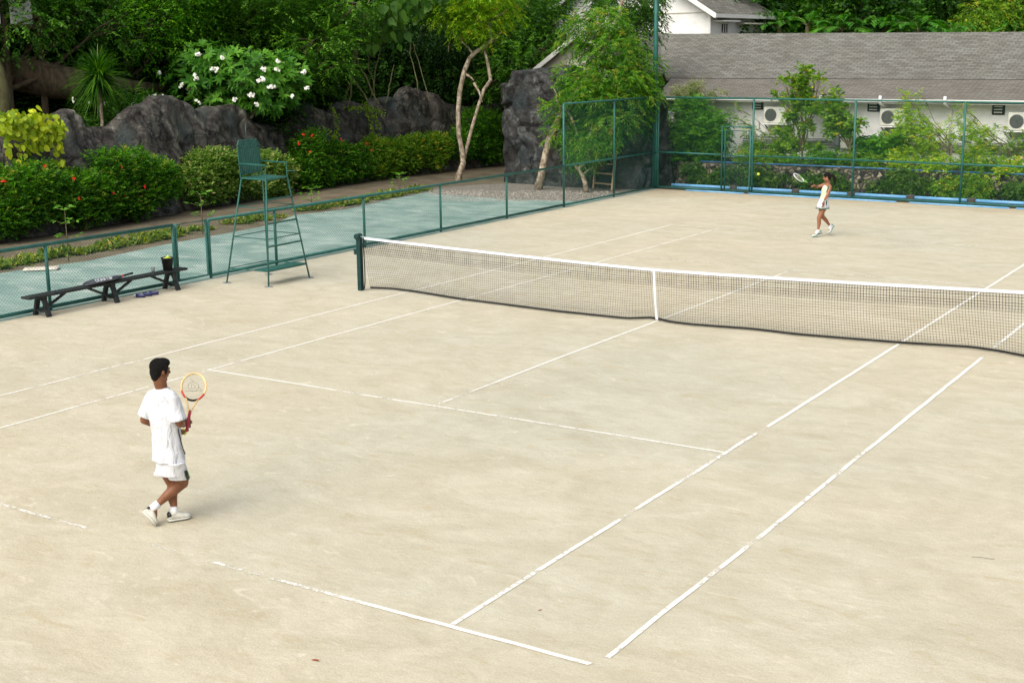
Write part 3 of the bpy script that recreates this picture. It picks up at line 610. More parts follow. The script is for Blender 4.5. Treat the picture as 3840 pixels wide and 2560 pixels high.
mb = MB(); chain(mb, W(.06, 0, 0), W(2.42, 0, 0), .08, 3.0, .0012, .078); chain(mb, W(3.5, 0, 0), W(SE, 0, 0), .08, 2.96, .0012, .078); chain(mb, W(2.42, 0, 0), W(3.5, 0, 0), 2.12, 3.0, .0012, .078); mb.build('wire_mesh', M['wire'], f3, w=True)
o = MB().tube([(-10.14, 20.34, -.03), (-10.14, 20.34, 9.5)], [.085, .07], 14).build('lighting_pole', M['teal'], None, True); base_at(o, (-10.14, 20.34, 0)); tag(o, 'very tall thick green steel pole rising out of the picture at the fence corner', 'pole')

# ------------------------------------------------------------------ umpire chair
uc = thing('umpire_chair', 'tall green metal umpire chair standing at the side of the net', 'chair', (-8.80, -.02, 0))
B4 = [(-9.35, -.66), (-8.27, -.59), (-8.25, .62), (-9.33, .56)]; T4 = [(-9.27, -.16), (-8.50, -.27), (-8.63, .50), (-9.40, .60)]; ZS = 2.09
legp = lambda k, z: Vector((B4[k][0]+(T4[k][0]-B4[k][0])*z/ZS, B4[k][1]+(T4[k][1]-B4[k][1])*z/ZS, z))
for k in range(4):
    l = MB().tube([legp(k, .01), legp(k, ZS)], .017, 8).build('leg', M['chair'], uc, True, w=True)
    MB().lathe([(.085, 0.002), (.085, .012)], 14, (B4[k][0], B4[k][1], .0)).build('foot_plate', M['silver'], l, off=tuple(uc.location))
for z in (.30, .93, 1.53):
    for k in range(4): MB().tube([legp(k, z), legp((k+1) % 4, z)], .010, 6).build('brace', M['chair'], uc, True, w=True)
for z in (.78, 1.23, 1.70): MB().bar(legp(1, z), legp(2, z), .05, .028).build('rung', M['chair'], uc, w=True)
mb = MB(); a_, b_ = legp(1, .285), legp(2, .285); q = Vector((-.36, 0, 0)); mb.rings([[a_, b_, b_+q, a_+q], [p+Vector((0, 0, .035)) for p in (a_, b_, b_+q, a_+q)]]); mb.build('step_board', M['chair'], uc, w=True)
mb = MB(); S4 = [Vector((*p, ZS)) for p in T4]
for i in range(10):
    f0 = (i+.1)/10; f1_ = (i+.85)/10; mb.rings([[S4[0].lerp(S4[3], f0), S4[0].lerp(S4[3], f1_), S4[1].lerp(S4[2], f1_), S4[1].lerp(S4[2], f0)], [p+Vector((0, 0, .018)) for p in (S4[0].lerp(S4[3], f0), S4[0].lerp(S4[3], f1_), S4[1].lerp(S4[2], f1_), S4[1].lerp(S4[2], f0))]])
for i in range(4): mb.tube([S4[i], S4[(i+1) % 4]], .014, 6)
mb.build('seat', M['chair'], uc, w=True)
mb = MB(); A, D = S4[0]+Vector((-.02, 0, 0)), S4[3]+Vector((-.02, 0, 0)); ln = Vector((-.05, 0, .0))
for i in range(12):
    f0, f1_ = i/12+.012, (i+1)/12-.012; z1 = .74 if 0 < i < 11 else .69
    p0, p1 = A.lerp(D, f0), A.lerp(D, f1_); up = Vector((0, 0, 1)); th = Vector((-.014, 0, 0))
    mb.rings([[p0+up*.06, p1+up*.06, p1+up*.06+th, p0+up*.06+th], [p0+up*z1+ln, p1+up*z1+ln, p1+up*z1+ln+th, p0+up*z1+ln+th]])
mb.tube([A, A+Vector((-.045, 0, .66)), A.lerp(D, .08)+Vector((-.055, 0, .75)), A.lerp(D, .92)+Vector((-.055, 0, .75)), D+Vector((-.045, 0, .66)), D], .012, 8)
for z in (.12, .62): mb.tube([A+Vector((-.03, 0, z)), D+Vector((-.03, 0, z))], .009, 6)
mb.build('backrest', M['chair'], uc, w=True)
for k, kb in ((1, 0), (2, 3)):
    f = S4[k]; b = S4[kb]; mb = MB(); mb.tube([f, f+Vector((0, 0, .29))], .013, 8); mb.bar(f+Vector((.02, 0, .295)), b+Vector((-.03, 0, .30)), .05, .022); mb.build('armrest', M['chair'], uc, w=True)
    mb = MB(); d = Vector((.08, -.10, 0)) if k == 1 else Vector((.10, .07, 0)); p = f+Vector((0, 0, .12)); mb.tube([p, p+d*1.3], .009, 6); mb.build('peg', M['chair'], uc, w=True)
p = A.lerp(D, .45)+Vector((-.06, 0, .72)); MB().tube([p, p+Vector((0, 0, .36))], .009, 6).build('umbrella_holder', M['chair'], uc, True, w=True)

# ------------------------------------------------------------------ bench and what lies on it
BX, BZ = -9.78, .375
bench = thing('bench', 'long black weathered wooden bench on three trestles in front of the low green fence', 'bench', (BX, -3.35, 0))
yA = gx(67, 687, BX+.12)[1]; yB = gx(423, 622, BX)[1]
mb = MB(); mb.box((BX, (yA+yB)/2, BZ), (.24, yB-yA, .045), Matrix.Rotation(.004, 3, 'Z'), bev=.008); mb.build('seat', M['black'], bench, w=True)
for y in (-4.86, -3.30, -1.76):
    mb = MB()
    for sx in (1, -1):
        mb.bar((BX+sx*.07, y, BZ-.02), (BX+sx*.19, y+.0, .0), .05, .09, up=(0, 1, 0))
    mb.box((BX, y, BZ-.055), (.22, .10, .06)); mb.bar((BX-.15, y, .10), (BX+.15, y, .10), .05, .05); mb.build('trestle', M['black'], bench, w=True)
    for sy in ((1,) if y < -4 else (1, -1) if y < -2 else (-1,)):
        MB().bar((BX+.02, y+sy*.03, .12), (BX+.02, y+sy*.52, BZ-.03), .045, .03, up=(1, 0, 0)).build('stay', M['black'], bench, w=True)

# tennis bag = racket in its cover, lying across the bench
def racket(name, lab, cols, loc=(0, 0, 0), Wd=.120, Hh=.160, logo=False):
    """origin at the butt, shaft along +Y, face normal +Z"""
    t = thing(name, lab, 'racket', loc); cy_ = .685-Hh-.012
    def hoop(a0, a1, n=24): return [(math.sin(a_)*Wd, cy_-math.cos(a_)*Hh, 0) for a_ in np.linspace(a0, a1, n)]
    MB().tube(hoop(PI*.36, PI*1.64, 40), .0105, 8).build('hoop', M[cols[0]], t, True)
    for a0, a1 in ((PI*.14, PI*.36), (-PI*.14, -PI*.36)): MB().tube(hoop(a0, a1, 9), .011, 8).build('hoop_side', M[cols[1]], t, True)
    MB().tube(hoop(-PI*.15, PI*.15, 9), .0115, 8).build('bridge', M[cols[2]], t, True)
    yb_ = cy_-Hh
    for sx in (1, -1):
        MB().tube([(sx*.058, cy_-math.cos(.48)*Hh, 0), (sx*.035, yb_-.045, 0), (sx*.011, .235, 0), (sx*.009, .20, 0)], [.011, .009, .0095, .0095], 8).build('throat', M[cols[3]], t, True)
    MB().lathe([(.018, 0), (.019, .012), (.0155, .02), (.0155, .215), (.012, .235)], 8, (0, 0, 0), Matrix.Rotation(-PI/2, 3, 'X')).build('grip', M[cols[4]], t)
    mb = MB(); rr = .00075
    for i in range(-7, 8):
        x = i*.0155; k = math.sqrt(max(0, 1-(x/Wd)**2)); mb.tube([(x, cy_-Hh*k, 0), (x, cy_+Hh*k, 0)], rr, 3, False)
    for i in range(-9, 10):
        y = i*.0165; k = math.sqrt(max(0, 1-(y/Hh)**2)); mb.tube([(-Wd*k, cy_+y, 0), (Wd*k, cy_+y, 0)], rr, 3, False)
    mb.build('strings', M['string'], t)
    if logo:
        mb = MB(); c = Vector((-.004, cy_+.0, .001))
        def dots(pts):
            for p in pts:
                p = Vector(p)+Vector((random.uniform(-1, 1), random.uniform(-1, 1), 0))*.0008; mb.box(c+p, (.0042, .0042, .001))
        dots([(math.cos(a_)*.052, math.sin(a_)*.050, 0) for a_ in np.linspace(0, 2*PI, 54)])
        tri = [(-.062, -.066), (.090, -.030), (-.040, .088), (-.062, -.066)]
        for (x0, y0), (x1, y1) in list(zip(tri, tri[1:]))[:2]:
            dots([(x0+(x1-x0)*k, y0+(y1-y0)*k, 0) for k in np.linspace(0, 1, 24) if math.hypot(x0+(x1-x0)*k, y0+(y1-y0)*k) > .05])
        dots([(-.020, y, 0) for y in np.linspace(-.026, .026, 9)]+[(-.020+.038*math.cos(a_), .026*math.sin(a_), 0) for a_ in np.linspace(-PI/2, PI/2, 15)])
        mb.build('string_logo', M['stringlogo'], t)
    return t
cy0 = gx(190, 655, BX)[1]; cy1 = gx(297, 640, BX)[1]
cov = thing('racket_cover', 'grey and black padded racket cover with white lettering lying on the middle of the bench', 'racket cover', (BX+.02, cy0+.02, BZ+.024))
LB = (gx(277, 640, BX)[1]-cy0)-.02; LH = gx(302, 637, BX)[1]-cy0
def cov_ring(y, w_, h, zc=.042): return [(w_*math.cos(a_), y, zc+h*math.sin(a_)) for a_ in np.linspace(0, 2*PI, 20, endpoint=False)]
mb = MB(); mb.rings([cov_ring(y*LB, w_, h, zc) for y, w_, h, zc in ((0, .03, .01, .012), (.03, .08, .018, .02), (.12, .125, .032, .034), (.3, .15, .042, .044), (.5, .155, .042, .046), (.7, .13, .042, .048), (.85, .09, .038, .05), (.96, .05, .03, .052), (1.0, .03, .018, .054))]); mb.build('cover_body', M['cover'], cov, True)
mb = MB(); mb.rings([cov_ring(y*LB, w_, h, zc) for y, w_, h, zc in ((.34, .06, .046, .045), (.45, .11, .0455, .046), (.6, .12, .0445, .047), (.75, .09, .044, .048), (.9, .04, .040, .05))]); mb.build('silver_panel', M['coverg'], cov, True)
MB().tube([(0, LB, .055), (0, LH, .075)], .020, 10).build('handle', M['blackg'], cov, True)
MB().tube([(0, LB-.02, .055), (0, LB+.05, .058)], .0215, 10).build('handle_collar', M['red'], cov, True)
def text_obj(name, s_, size, mat, parent, loc, rot, ext=.0015):
    c = bpy.data.curves.new(name, 'FONT'); c.body = s_; c.size = size; c.extrude = ext; c.align_x = 'CENTER'; c.align_y = 'CENTER'
    tmp = bpy.data.objects.new('tmp', c); COL.objects.link(tmp); dg = bpy.context.evaluated_depsgraph_get(); me = bpy.data.meshes.new_from_object(tmp.evaluated_get(dg)); bpy.data.objects.remove(tmp)
    me.materials.clear(); me.materials.append(mat); o = bpy.data.objects.new(name, me); COL.objects.link(o); o.parent = parent; o.location = loc; o.rotation_euler = rot; return o
text_obj('lettering', 'DUNLOP', .10, M['tape'], cov, (.115, .42*LB, .078), (R(38), 0, R(90)))
by = gx(387, 640, BX)[1]
bk = thing('bucket', 'black plastic bucket full of yellow tennis balls on the right end of the bench', 'bucket', (BX, by, BZ+.024))
MB().lathe([(.085, 0), (.088, .0), (.118, .235), (.128, .237), (.128, .252), (.112, .252), (.108, .20), (.08, .02), (.0, .02)], 26, cap=False).build('pail', M['bucket'], bk, True)
tb = MB().ell((0, 0, 0), (.033, .033, .033)).build('tennis_ball', M['ball'], None, True); tb.location = (BX, by, BZ+.26)
tag(tb, 'yellow tennis ball heaped in the black bucket on the bench', 'tennis ball', 'tennis balls in the bucket')
for i, (dx, dy, dz) in enumerate([(.055, .02, .215), (-.05, .035, .22), (.01, -.06, .222), (.02, .07, .212), (-.045, -.035, .215), (.068, -.035, .208), (0, .0, .21), (-.075, 0.0, .20)]):
    c = tb.copy(); COL.objects.link(c); c.location = (BX+dx, by+dy, BZ+.024+dz)
tb.location = (BX+.015, by+.01, BZ+.024+.262)
gl = thing('drinking_glass', 'small clear drinking glass on the bench beside the bucket', 'glass', (BX, gx(352, 629, BX)[1], BZ+.023))
m, nt_, b = newmat('clear_glass'); b.inputs['Transmission Weight'].default_value = .9; b.inputs['Roughness'].default_value = .05; b.inputs['Base Color'].default_value = (.85, .9, .9, 1); M['glass'] = m
MB().lathe([(.028, 0), (.036, .11), (.033, .11), (.025, .008)], 18).build('tumbler', M['glass'], gl, True)
for i, (u, v) in enumerate([(321, 676), (337, 673), (352, 670)]):
    p = gz(u, v+3, .035); rz = R([-62, -48, -52][i])
    c = thing('ball_can', ['blue tennis ball can lying nearest the middle trestle of the bench', 'blue tennis ball can lying between two others on the sand', 'blue tennis ball can lying nearest the right trestle, against the fence'][i], 'can', p, PI/2+rz, 'ball cans lying under the bench')
    MB().lathe([(.034, -.10), (.036, -.095), (.036, .095), (.034, .10)], 18, (0, 0, 0), Matrix.Rotation(PI/2, 3, 'Y')).build('can_body', M['blue'], c, True)
    MB().lathe([(.030, -.107), (.037, -.105), (.037, -.07)], 18, (0, 0, 0), Matrix.Rotation(PI/2, 3, 'Y')).build('can_lid', M['silver'], c, True)
p = gz(85, 618); mb = MB(); mb.box((0, 0, .02), (.75, .34, .06), bev=.025); o = mb.build('sack', M['sack'], None, True)
for v in o.data.vertices: v.co += Vector((noise.noise(v.co*5)*.05, noise.noise(v.co*5+Vector((3, 3, 3)))*.04, noise.noise(v.co*6)*.015))
o.location = (p[0]+.15, p[1], 0); o.rotation_euler = (0, 0, .75); tag(o, 'flat pale sack lying on the blue-green slab by the border plants', 'sack')
MB_st = MB()
for i in range(1500):
    u, v = random.uniform(1010, 1400), random.uniform(438, 462); q = gz(u, v)
    if q[0] > -10.3: continue
    r_ = random.uniform(.012, .035); MB_st.ell((q[0], q[1], -.01), (r_, r_*random.uniform(.6, 1), r_*.7), n=5, k=3)
for i in range(350):
    u, v = random.uniform(985, 1110), random.uniform(436, 448); q = gz(u, v); r_ = random.uniform(.012, .035); MB_st.ell((q[0], q[1], -.01), (r_, r_, r_*.7), n=5, k=3)
o = MB_st.build('pebbles', M['stone']); tag(o, 'loose pale pebbles scattered over the gravel bed', 'gravel', kind='stuff')
for i, (u, v, a_, lab) in enumerate([(725, 1517, .4, 'curled reddish dry leaf lying near the bottom edge of the court'), (1240, 1402, 1.2, 'tiny red dry leaf near the near baseline'), (1002, 794, 0, 'tiny dark dry leaf on the sand left of the centre line'), (1400, 1262, .8, 'small brown dry leaf on the sand inside the right sideline')][:3]):
    q = gz(u, v); s_ = (.04, .022, .018, .02)[i]; mb = MB()
    pr = [(-1, .1, .1), (-.4, .25, .3), (.3, .15, .4), (1, -.35, .6), (.4, -.2, .05), (-.4, -.1, .0)]
    mb.add([(x*s_, y*s_, .006+z*s_*.5) for x, y, z in pr], [(0, 1, 2, 3, 4, 5)]); o = mb.build('dry_leaf', M['dryleaf']); o.location = tuple(q); o.rotation_euler = (0, 0, a_); tag(o, lab, 'leaf', 'dry leaves on the court')
q = gz(2255, 1283); o = MB().tube([(-.09, 0, .004), (-.02, .02, .008), (.05, .025, .006), (.10, .05, .004)], .0018, 5).build('twig', M['barkd']); o.location = tuple(q); tag(o, 'thin dark twig on the sand near the right edge', 'twig')

# ------------------------------------------------------------------ rock wall (artificial rock) behind the hibiscus
WY = [-12, -2, 1.3, 5.9, 10, 15, 20, 25, 30]; WX = [-18.3, -18.7, -19.1, -19.5, -20.2, -21.0, -21.2, -20.6, -20.0]
def wbase(y): return float(np.interp(y, WY, WX))
TPX = [(0, 268), (60, 268), (100, 275), (133, 262), (148, 250), (178, 248), (197, 262), (208, 290), (262, 287), (276, 268), (300, 245), (330, 238), (352, 222), (402, 220), (432, 232), (458, 250), (480, 242), (500, 246), (540, 240), (575, 262), (600, 282), (650, 290), (668, 262), (683, 238), (705, 235), (735, 250), (757, 262), (768, 242), (788, 232), (815, 228), (838, 240), (855, 240), (868, 224), (890, 222), (912, 225), (920, 205), (942, 198), (965, 202), (985, 210), (1000, 215), (1015, 235), (1045, 240), (1100, 245)]
TP = [(-12, 3.0), (-2, 3.0)]
for u_, v_ in TPX:
    X_ = -20.5
    for it in range(5): c_ = gx(u_, v_, X_); X_ = wbase(c_[1])-.95
    TP.append((c_[1], c_[2]))
TP += [(30, 2.6)]
def wtop(y): return float(np.interp(y, [a for a, _ in TP], [b for _, b in TP]))
CR = [-1, 1.6, 4.2, 5.35, 8.2, 9.6, 12.2, 13.6, 16.0, 18.6, 20.4, 23.4]
mb = MB(); NY, NH = 460, 34; V = []; F = []
for i in range(NY+1):
    y = -12+42*i/NY; T = wtop(y)
    lobe = min(abs(y-c+.25*math.sin(c*3)) for c in CR); crease = .30*math.exp(-(lobe/.16)**2)
    for j in range(NH+1):
        if j <= 22:
            h = j/22; z = T*h*.93; off = -.75*h**1.6
            if h < .16: off += .35*(1-h/.16)**.5
        elif j <= 28: a_ = (j-22)/6*PI/2; z = T*(.93+.07*math.sin(a_)); off = -.75-.35*(1-math.cos(a_))
        else: h = (j-28)/6; z = T*(1-h); off = -1.1-.25*h-.1
        x = wbase(y)+off
        yy = y+.18*math.sin(z*1.7+y*.4)
        n1 = noise.fractal((x*.8, yy*.9, z*.9), 1.0, 2.0, 5); n2 = noise.noise((yy*.55, z*.5, 3.3))
        d = .18*n2+.15*n1-crease*.8*(1 if j <= 28 else .3)*(.4+.6*min(z/T*1.5, 1))
        # chiselled cracks
        cr = abs(noise.noise((yy*.8+5, z*.75, 7.7))); d -= .10*math.exp(-(cr/.05)**2)
        V.append((x+d, y+.1*n1, max(z+.06*n1*(z > .3), -.05 if j else -.05)))
for i in range(NY):
    for j in range(NH): a_ = i*(NH+1)+j; F.append((a_, a_+NH+1, a_+NH+2, a_+1))
mb.add(V, F); o = mb.build('rock_wall', M['rock'], None, True); base_at(o, (-20, 8, 0)); tag(o, 'long dark grey artificial rock wall with rounded humps behind the flowering bushes', 'rock wall')
# rock tower at the corner
mb = MB(); V = []; F = []; NA, NZ = 220, 60
ctr = (-13.35, 21.2); hx, hy = 3.2, 1.6
TT = [(-16.3, 3.45), (-15.75, 3.55), (-15.6, 3.95), (-14.6, 3.95), (-14.0, 3.75), (-12.6, 3.6), (-10.8, 3.1), (-9.9, 3.0)]
for k in range(NZ+1):
    for i in range(NA):
        a_ = 2*PI*i/NA; c_, s_ = math.cos(a_), math.sin(a_); e = .55
        x = ctr[0]+hx*math.copysign(abs(c_)**e, c_); y = ctr[1]+hy*math.copysign(abs(s_)**e, s_)+(x-ctr[0])*-.03
        T = float(np.interp(x, [p[0] for p in TT], [p[1] for p in TT]))
        if k <= 50: h = k/50; z = T*h; sh = 1-.035*h
        else: h = (k-50)/10; z = T+.10*math.sin(h*PI/2); sh = (1-.035)*(1-h)**.8
        X, Y = ctr[0]+(x-ctr[0])*sh, ctr[1]+(y-ctr[1])*sh
        q = Vector((X*.75+.8*noise.noise((X*.7, Y*.7, z*.7)), Y*.75, z*.55))
        vd, vp = noise.voronoi(q, distance_metric='DISTANCE', exponent=2.5); edge = vd[1]-vd[0]
        nn = noise.fractal((X*.9, Y*.9, z*.9), 1.0, 2.0, 5); cell = noise.cell(vp[0]*7.3)
        d = .13*nn+.15*(cell-.5)-.20*math.exp(-(edge/.05)**2)
        if k > 50: d *= (1-h)
        n_ = Vector((X-ctr[0], (Y-ctr[1])*1.9, 0)); n_ = n_.normalized() if n_.length > 1e-4 else n_
        V.append((X+n_.x*d, Y+n_.y*d, max(z+(.1*nn if k > 40 else 0), 0)-.03))
for k in range(NZ):
    for i in range(NA): j = (i+1) % NA; F.append((k*NA+i, k*NA+j, k*NA+NA+j, k*NA+NA+i))
mb.add(V, F); o = mb.build('rock_tower', M['rockt'], None, True); base_at(o, (ctr[0], ctr[1], 0)); tag(o, 'massive dark cracked artificial rock block with a flat top behind the tall fence corner', 'rock')
# door board and little ladder rack against the rock
o = MB().box((0, 0, .75), (.44, .07, 1.5), bev=.01).build('wooden_board', M['board']); q = gx(1402, 345, -11.75); o.location = (-11.75, 19.42, .65); tag(o, 'upright dark brown wooden board against the rock behind the wooden rack', 'board')
lad = thing('wooden_rack', 'small weathered wooden ladder rack leaning on the rock behind the tall fence', 'rack', gz(1384, 436), 0)
bl, brr = Vector(gz(1363, 434)), Vector(gz(1406, 438)); tl = bl+Vector((.02, .38, 1.17)); trr = brr+Vector((.02, .38, 1.17))
sh = Vector(gd(1377, 372, 45.4))-tl; tl += Vector((sh.x*.5, 0, 0)); trr += Vector((sh.x*.5, 0, 0))
for a_, b_ in ((bl, tl), (brr, trr)): MB().bar(a_, b_, .05, .10, up=(0, 1, 0)).build('side_rail', M['oldwood'], lad, w=True)
for h in (.17, .45, .72, .97): MB().bar(bl.lerp(tl, h), brr.lerp(trr, h), .10, .035).build('step', M['oldwood'], lad, w=True)

# ------------------------------------------------------------------ retaining wall, raised bed, pipes
SW, EW = .1, 26
mb = MB(); V = []; F = []; n_ = 300
for i in range(n_+1):
    s = SW+(EW-SW)*i/n_
    for j in range(13):
        z = [-.03, .08, .16, .24, .32, .4, .48, .56, .64, .72, .78, .80, .80][j]; t = 1.15+z*.22+(0 if j < 11 else (j-10)*.15)
        d = .07*noise.noise((s*2.6, z*3.4, 0))+.03*noise.noise((s*7, z*7, 2)); V.append(W(s, t-d, z))
for i in range(n_):
    for j in range(12): a_ = i*13+j; F.append((a_, a_+13, a_+14, a_+1))
mb.add(V, F); rw = mb.build('retaining_wall', M['rubble'], None, False); base_at(rw, W(10, 1.3, 0)); tag(rw, 'low rubble stone retaining wall overgrown with creepers beyond the far fence', 'wall')
o = MB().add([W(-6, 1.55, .765), W(30, 1.55, .765), W(30, 4.3, .80), W(-6, 4.3, .80)], [(0, 1, 2, 3)]).build('planting_bed', M['soil']); tag(o, kind='structure')
hp = thing('water_pipe', 'long thin deep blue water pipe along the top of the stone wall', 'pipe', W(8, 1.45, .83), 0, 'blue pipes beyond the far fence')
for a_, b_ in ((.9, 8.9), (8.9, 16.5), (16.5, 25)): MB().tube([W(a_, 1.42, .85), W((a_+b_)/2, 1.40, .86), W(b_, 1.42, .85)], .023, 8).build('pipe_length', M['pipe2'], hp, True, w=True)
segs = [(.45, 2.56), (2.74, 4.68), (4.91, 6.53), (6.75, 8.44), (8.62, 10.3), (10.44, 12.3), (12.5, 14.4), (14.6, 16.6), (16.8, 19), (19.2, 22)]
lp = thing('water_pipe', 'thick light blue pipe held by dark concrete blocks at the foot of the stone wall', 'pipe', W(6, .45, 0), 0, 'blue pipes beyond the far fence')
for i, (a_, b_) in enumerate(segs):
    MB().tube([W(a_-.1, .45, .11), W(b_+.1, .45, .11)], .055, 12).build('pipe_length', M['pipe'], lp, True, w=True)
    if i: MB().box(W(a_-.08, .45, .075), (.24, .20, .24), Matrix.Rotation(FA, 3, 'Z'), bev=.03).build('block', M['block'], lp, w=True)
l2 = thing('water_pipe', 'light blue pipe lying in the gap right under the far fence', 'pipe', W(6, .12, 0), 0, 'blue pipes beyond the far fence')
for i, (a_, b_) in enumerate([(1.2, 3.3), (3.45, 5.9), (6.1, 8.3), (8.7, 11.6), (11.8, 15), (15.2, 18), (18.2, 22)]): MB().tube([W(a_, -.14, .02), W(b_, -.14, .018)], .028, 10).build('pipe_length', M['pipe'], l2, True, w=True)

# ------------------------------------------------------------------ long white building
def quadbox(mb, P, th):   # slab from 4 corner points (world) with thickness downwards
    P = [np.array(p, float) for p in P]; mb.rings([[p-np.array([0, 0, th]) for p in P], P])
def roof_piece(name, mat, parent, A, B, C_, D, th=.10):
    """A-B along the eave, D-C along the top; uv in metres"""
    A, B, C_, D = [np.array(p, float) for p in (A, B, C_, D)]; t = np.array([0, 0, -th])
    me = bpy.data.meshes.new(name); o_ = np.array(parent.location); P = [A, B, C_, D, A+t, B+t, C_+t, D+t]
    me.from_pydata([tuple(p-o_) for p in P], [], [(0, 1, 2, 3), (7, 6, 5, 4), (0, 4, 5, 1), (1, 5, 6, 2), (2, 6, 7, 3), (3, 7, 4, 0)])
    uv = me.uv_layers.new(name='UVMap'); ex = (B-A)/np.linalg.norm(B-A); nn = np.cross(B-A, D-A); nn /= np.linalg.norm(nn); ey = np.cross(nn, ex)
    for l in me.loops: p = P[l.vertex_index]-A; uv.data[l.index].uv = (float(p @ ex), float(p @ ey))
    me.materials.append(mat); ob = bpy.data.objects.new(name, me); COL.objects.link(ob); ob.parent = parent; return ob
H = thing('long_house', 'long low white building with a grey shingle roof behind the far fence', 'building', W(5, 8, 0))
SL, SR = -1.6, 34
mb = MB(); mb.box(W((SL+SR)/2+.3, 6.9, 1.42), (SR-SL-.6, 5.6, 2.9), Matrix.Rotation(FA, 3, 'Z')); hw_ = mb.build('wall', M['wall'], H, w=True)
roof_piece('lower_roof', M['roofb'], H, W(SL-.4, 3.5, 2.93), W(SR, 3.5, 2.93), W(SR, 5.55, 3.43), W(SL-.9, 5.55, 3.53))
roof_piece('roof', M['roof'], H, W(SL-1.1, 5.5, 3.54), W(SR, 5.5, 3.44), W(SR, 10, 4.74), W(-6.0, 10, 5.22))
roof_piece('back_roof', M['roof'], H, W(SR, 14.5, 3.1), W(-6, 14.5, 3.5), W(-6, 10.01, 5.22), W(SR, 10.01, 4.74))
mb = MB(); mb.box(W((SL+SR)/2-.1, 3.47, 2.87), (SR-SL+.4, .07, .09), Matrix.Rotation(FA, 3, 'Z')); gut = mb.build('gutter', M['trim'], H, w=True)
mb = MB(); quadbox(mb, [W(SL-.3, 3.53, 2.80), W(SR, 3.53, 2.80), W(SR, 4.1, 2.80), W(SL-.3, 4.1, 2.80)], .03); mb.build('soffit', M['wall'], H, w=True)
# ridge cap & hip trim
for u, v, long_ in ((1615, 222, 0), (1884, 230, 0), (2021, 231, 1), (2170, 233, 1), (2470, 240, 1)):
    s = gt(u, v, 3.4)[0]; mb = MB(); mb.tube([W(s, 3.42, 3.02), W(s, 3.40, 2.90), W(s, 3.44, 2.78), W(s+.02, 3.7, 2.70)]+([W(s+.02, 4.02, 2.62), W(s+.02, 4.03, 2.55), W(s+.02, 4.03, 1.3)] if long_ else [W(s+.02, 4.0, 2.62)]), [.05]*4+([.035]*3 if long_ else [.04]), 8)
    mb.build('downpipe', M['trim'], H, True, w=True)
for k, (z, r_) in enumerate([(1.55, .014), (1.46, .018), (1.40, .02), (1.33, .018), (1.27, .022)]):
    mb = MB(); mb.tube([W(s_, 4.05, z+.02*math.sin(s_*1.3+k)-.004*(s_ > 8)*(s_-8)) for s_ in np.arange(1.2, 22, .5)], r_, 5); mb.build('conduit', M['cable'], H, w=True)
for k, s_ in enumerate((-1.0, 2.0, 5.05, 9.3, 13.6)):
    mb = MB(); mb.tube([W(s_-.2, 4.05, 2.1), W(s_-.15, 4.04, 1.8), W(s_+.1, 4.04, 1.5)], .012, 5); mb.build('cable', M['cable'], H, w=True)
for u, v, wx, hz_ in ((1740, 241, .42, .34), (2006, 245, .42, .34), (2293, 251, .40, .36), (2560, 258, .4, .35)):
    s, _, z = gt(u, v, 4.05); vt = MB().box(W(s, 4.08, z), (wx, .06, hz_), Matrix.Rotation(FA, 3, 'Z'), bev=.02).build('vent', M['dark'], H, w=True)
    mb = MB()
    for k in range(3): mb.box(W(s, 4.03, z-.10+k*.09), (wx*.62, .03, .035), Matrix.Rotation(FA, 3, 'Z'))
    mb.build('slat', M['ac'], vt, off=tuple(H.location))
# electrical boxes
for u, v, wx, hz_, mt_, lab in ((1923, 325, .17, .30, 'greybox', 'small grey electrical box on the white wall beside the larger white one'), (1946, 327, .46, .44, 'ac', 'square white electrical box on the wall under the drainpipes'), (2231, 336, .46, .40, 'ac', 'square off-white electrical box on the wall behind the right-hand shrubs')):
    s, _, z = gt(u, v, 4.0); b_ = thing('electrical_box', lab, 'electrical box', W(s, 4.0, z), FA, 'electrical boxes on the long house')
    MB().box((0, -.0, 0), (wx, .16, hz_), bev=.012).build('casing', M[mt_], b_); MB().box((0, -.085, 0), (wx*.9, .012, hz_*.9), bev=.005).build('lid', M[mt_], b_)
# air conditioners
ac = thing('air_conditioner', 'x', 'air conditioner', (0, 0, 0), FA, 'outdoor air conditioner units on the long house')
MB().box((0, 0, .28), (.84, .30, .55), bev=.02).build('casing', M['ac'], ac)
g = MB().lathe([(.215, 0), (.215, .012)], 30, (-.15, -.15, .28), Matrix.Rotation(PI/2, 3, 'X')).build('fan_grille', M['grille'], ac)
mb = MB()
for k in range(1, 6):
    r_ = .04*k; mb.tube([(-.15+r_*math.cos(a_), -.168, .28+r_*math.sin(a_)) for a_ in np.linspace(0, 2*PI, 26)], .003, 4, False)
for k in range(8): a_ = k*PI/4; mb.tube([(-.15, -.170, .28), (-.15+.21*math.cos(a_), -.170, .28+.21*math.sin(a_))], .003, 4)
mb.build('guard', M['cable'], g)
mb = MB(); mb.add([(.14, -.152, .44), (.22, -.152, .44), (.16, -.152, .50)], [(0, 1, 2)]); mb.add([(.17, -.152, .43), (.24, -.152, .46), (.24, -.152, .49)], [(0, 1, 2)]); mb.build('logo', M['logo'], ac)
MB().box((0, -.02, -.03), (1.0, .42, .035), bev=.008).build('shelf', M['trim'], ac)
mb = MB()
for sx in (-.35, .35): mb.bar((sx, -.15, -.05), (sx, .2, -.28), .03, .03)
mb.build('bracket', M['cable'], ac)
labs = ['air conditioner half hidden by the fence corner pole', 'air conditioner on the white wall just right of the fence doorway', 'air conditioner on the white wall between the two long drainpipes', 'air conditioner cut by the right edge of the picture']
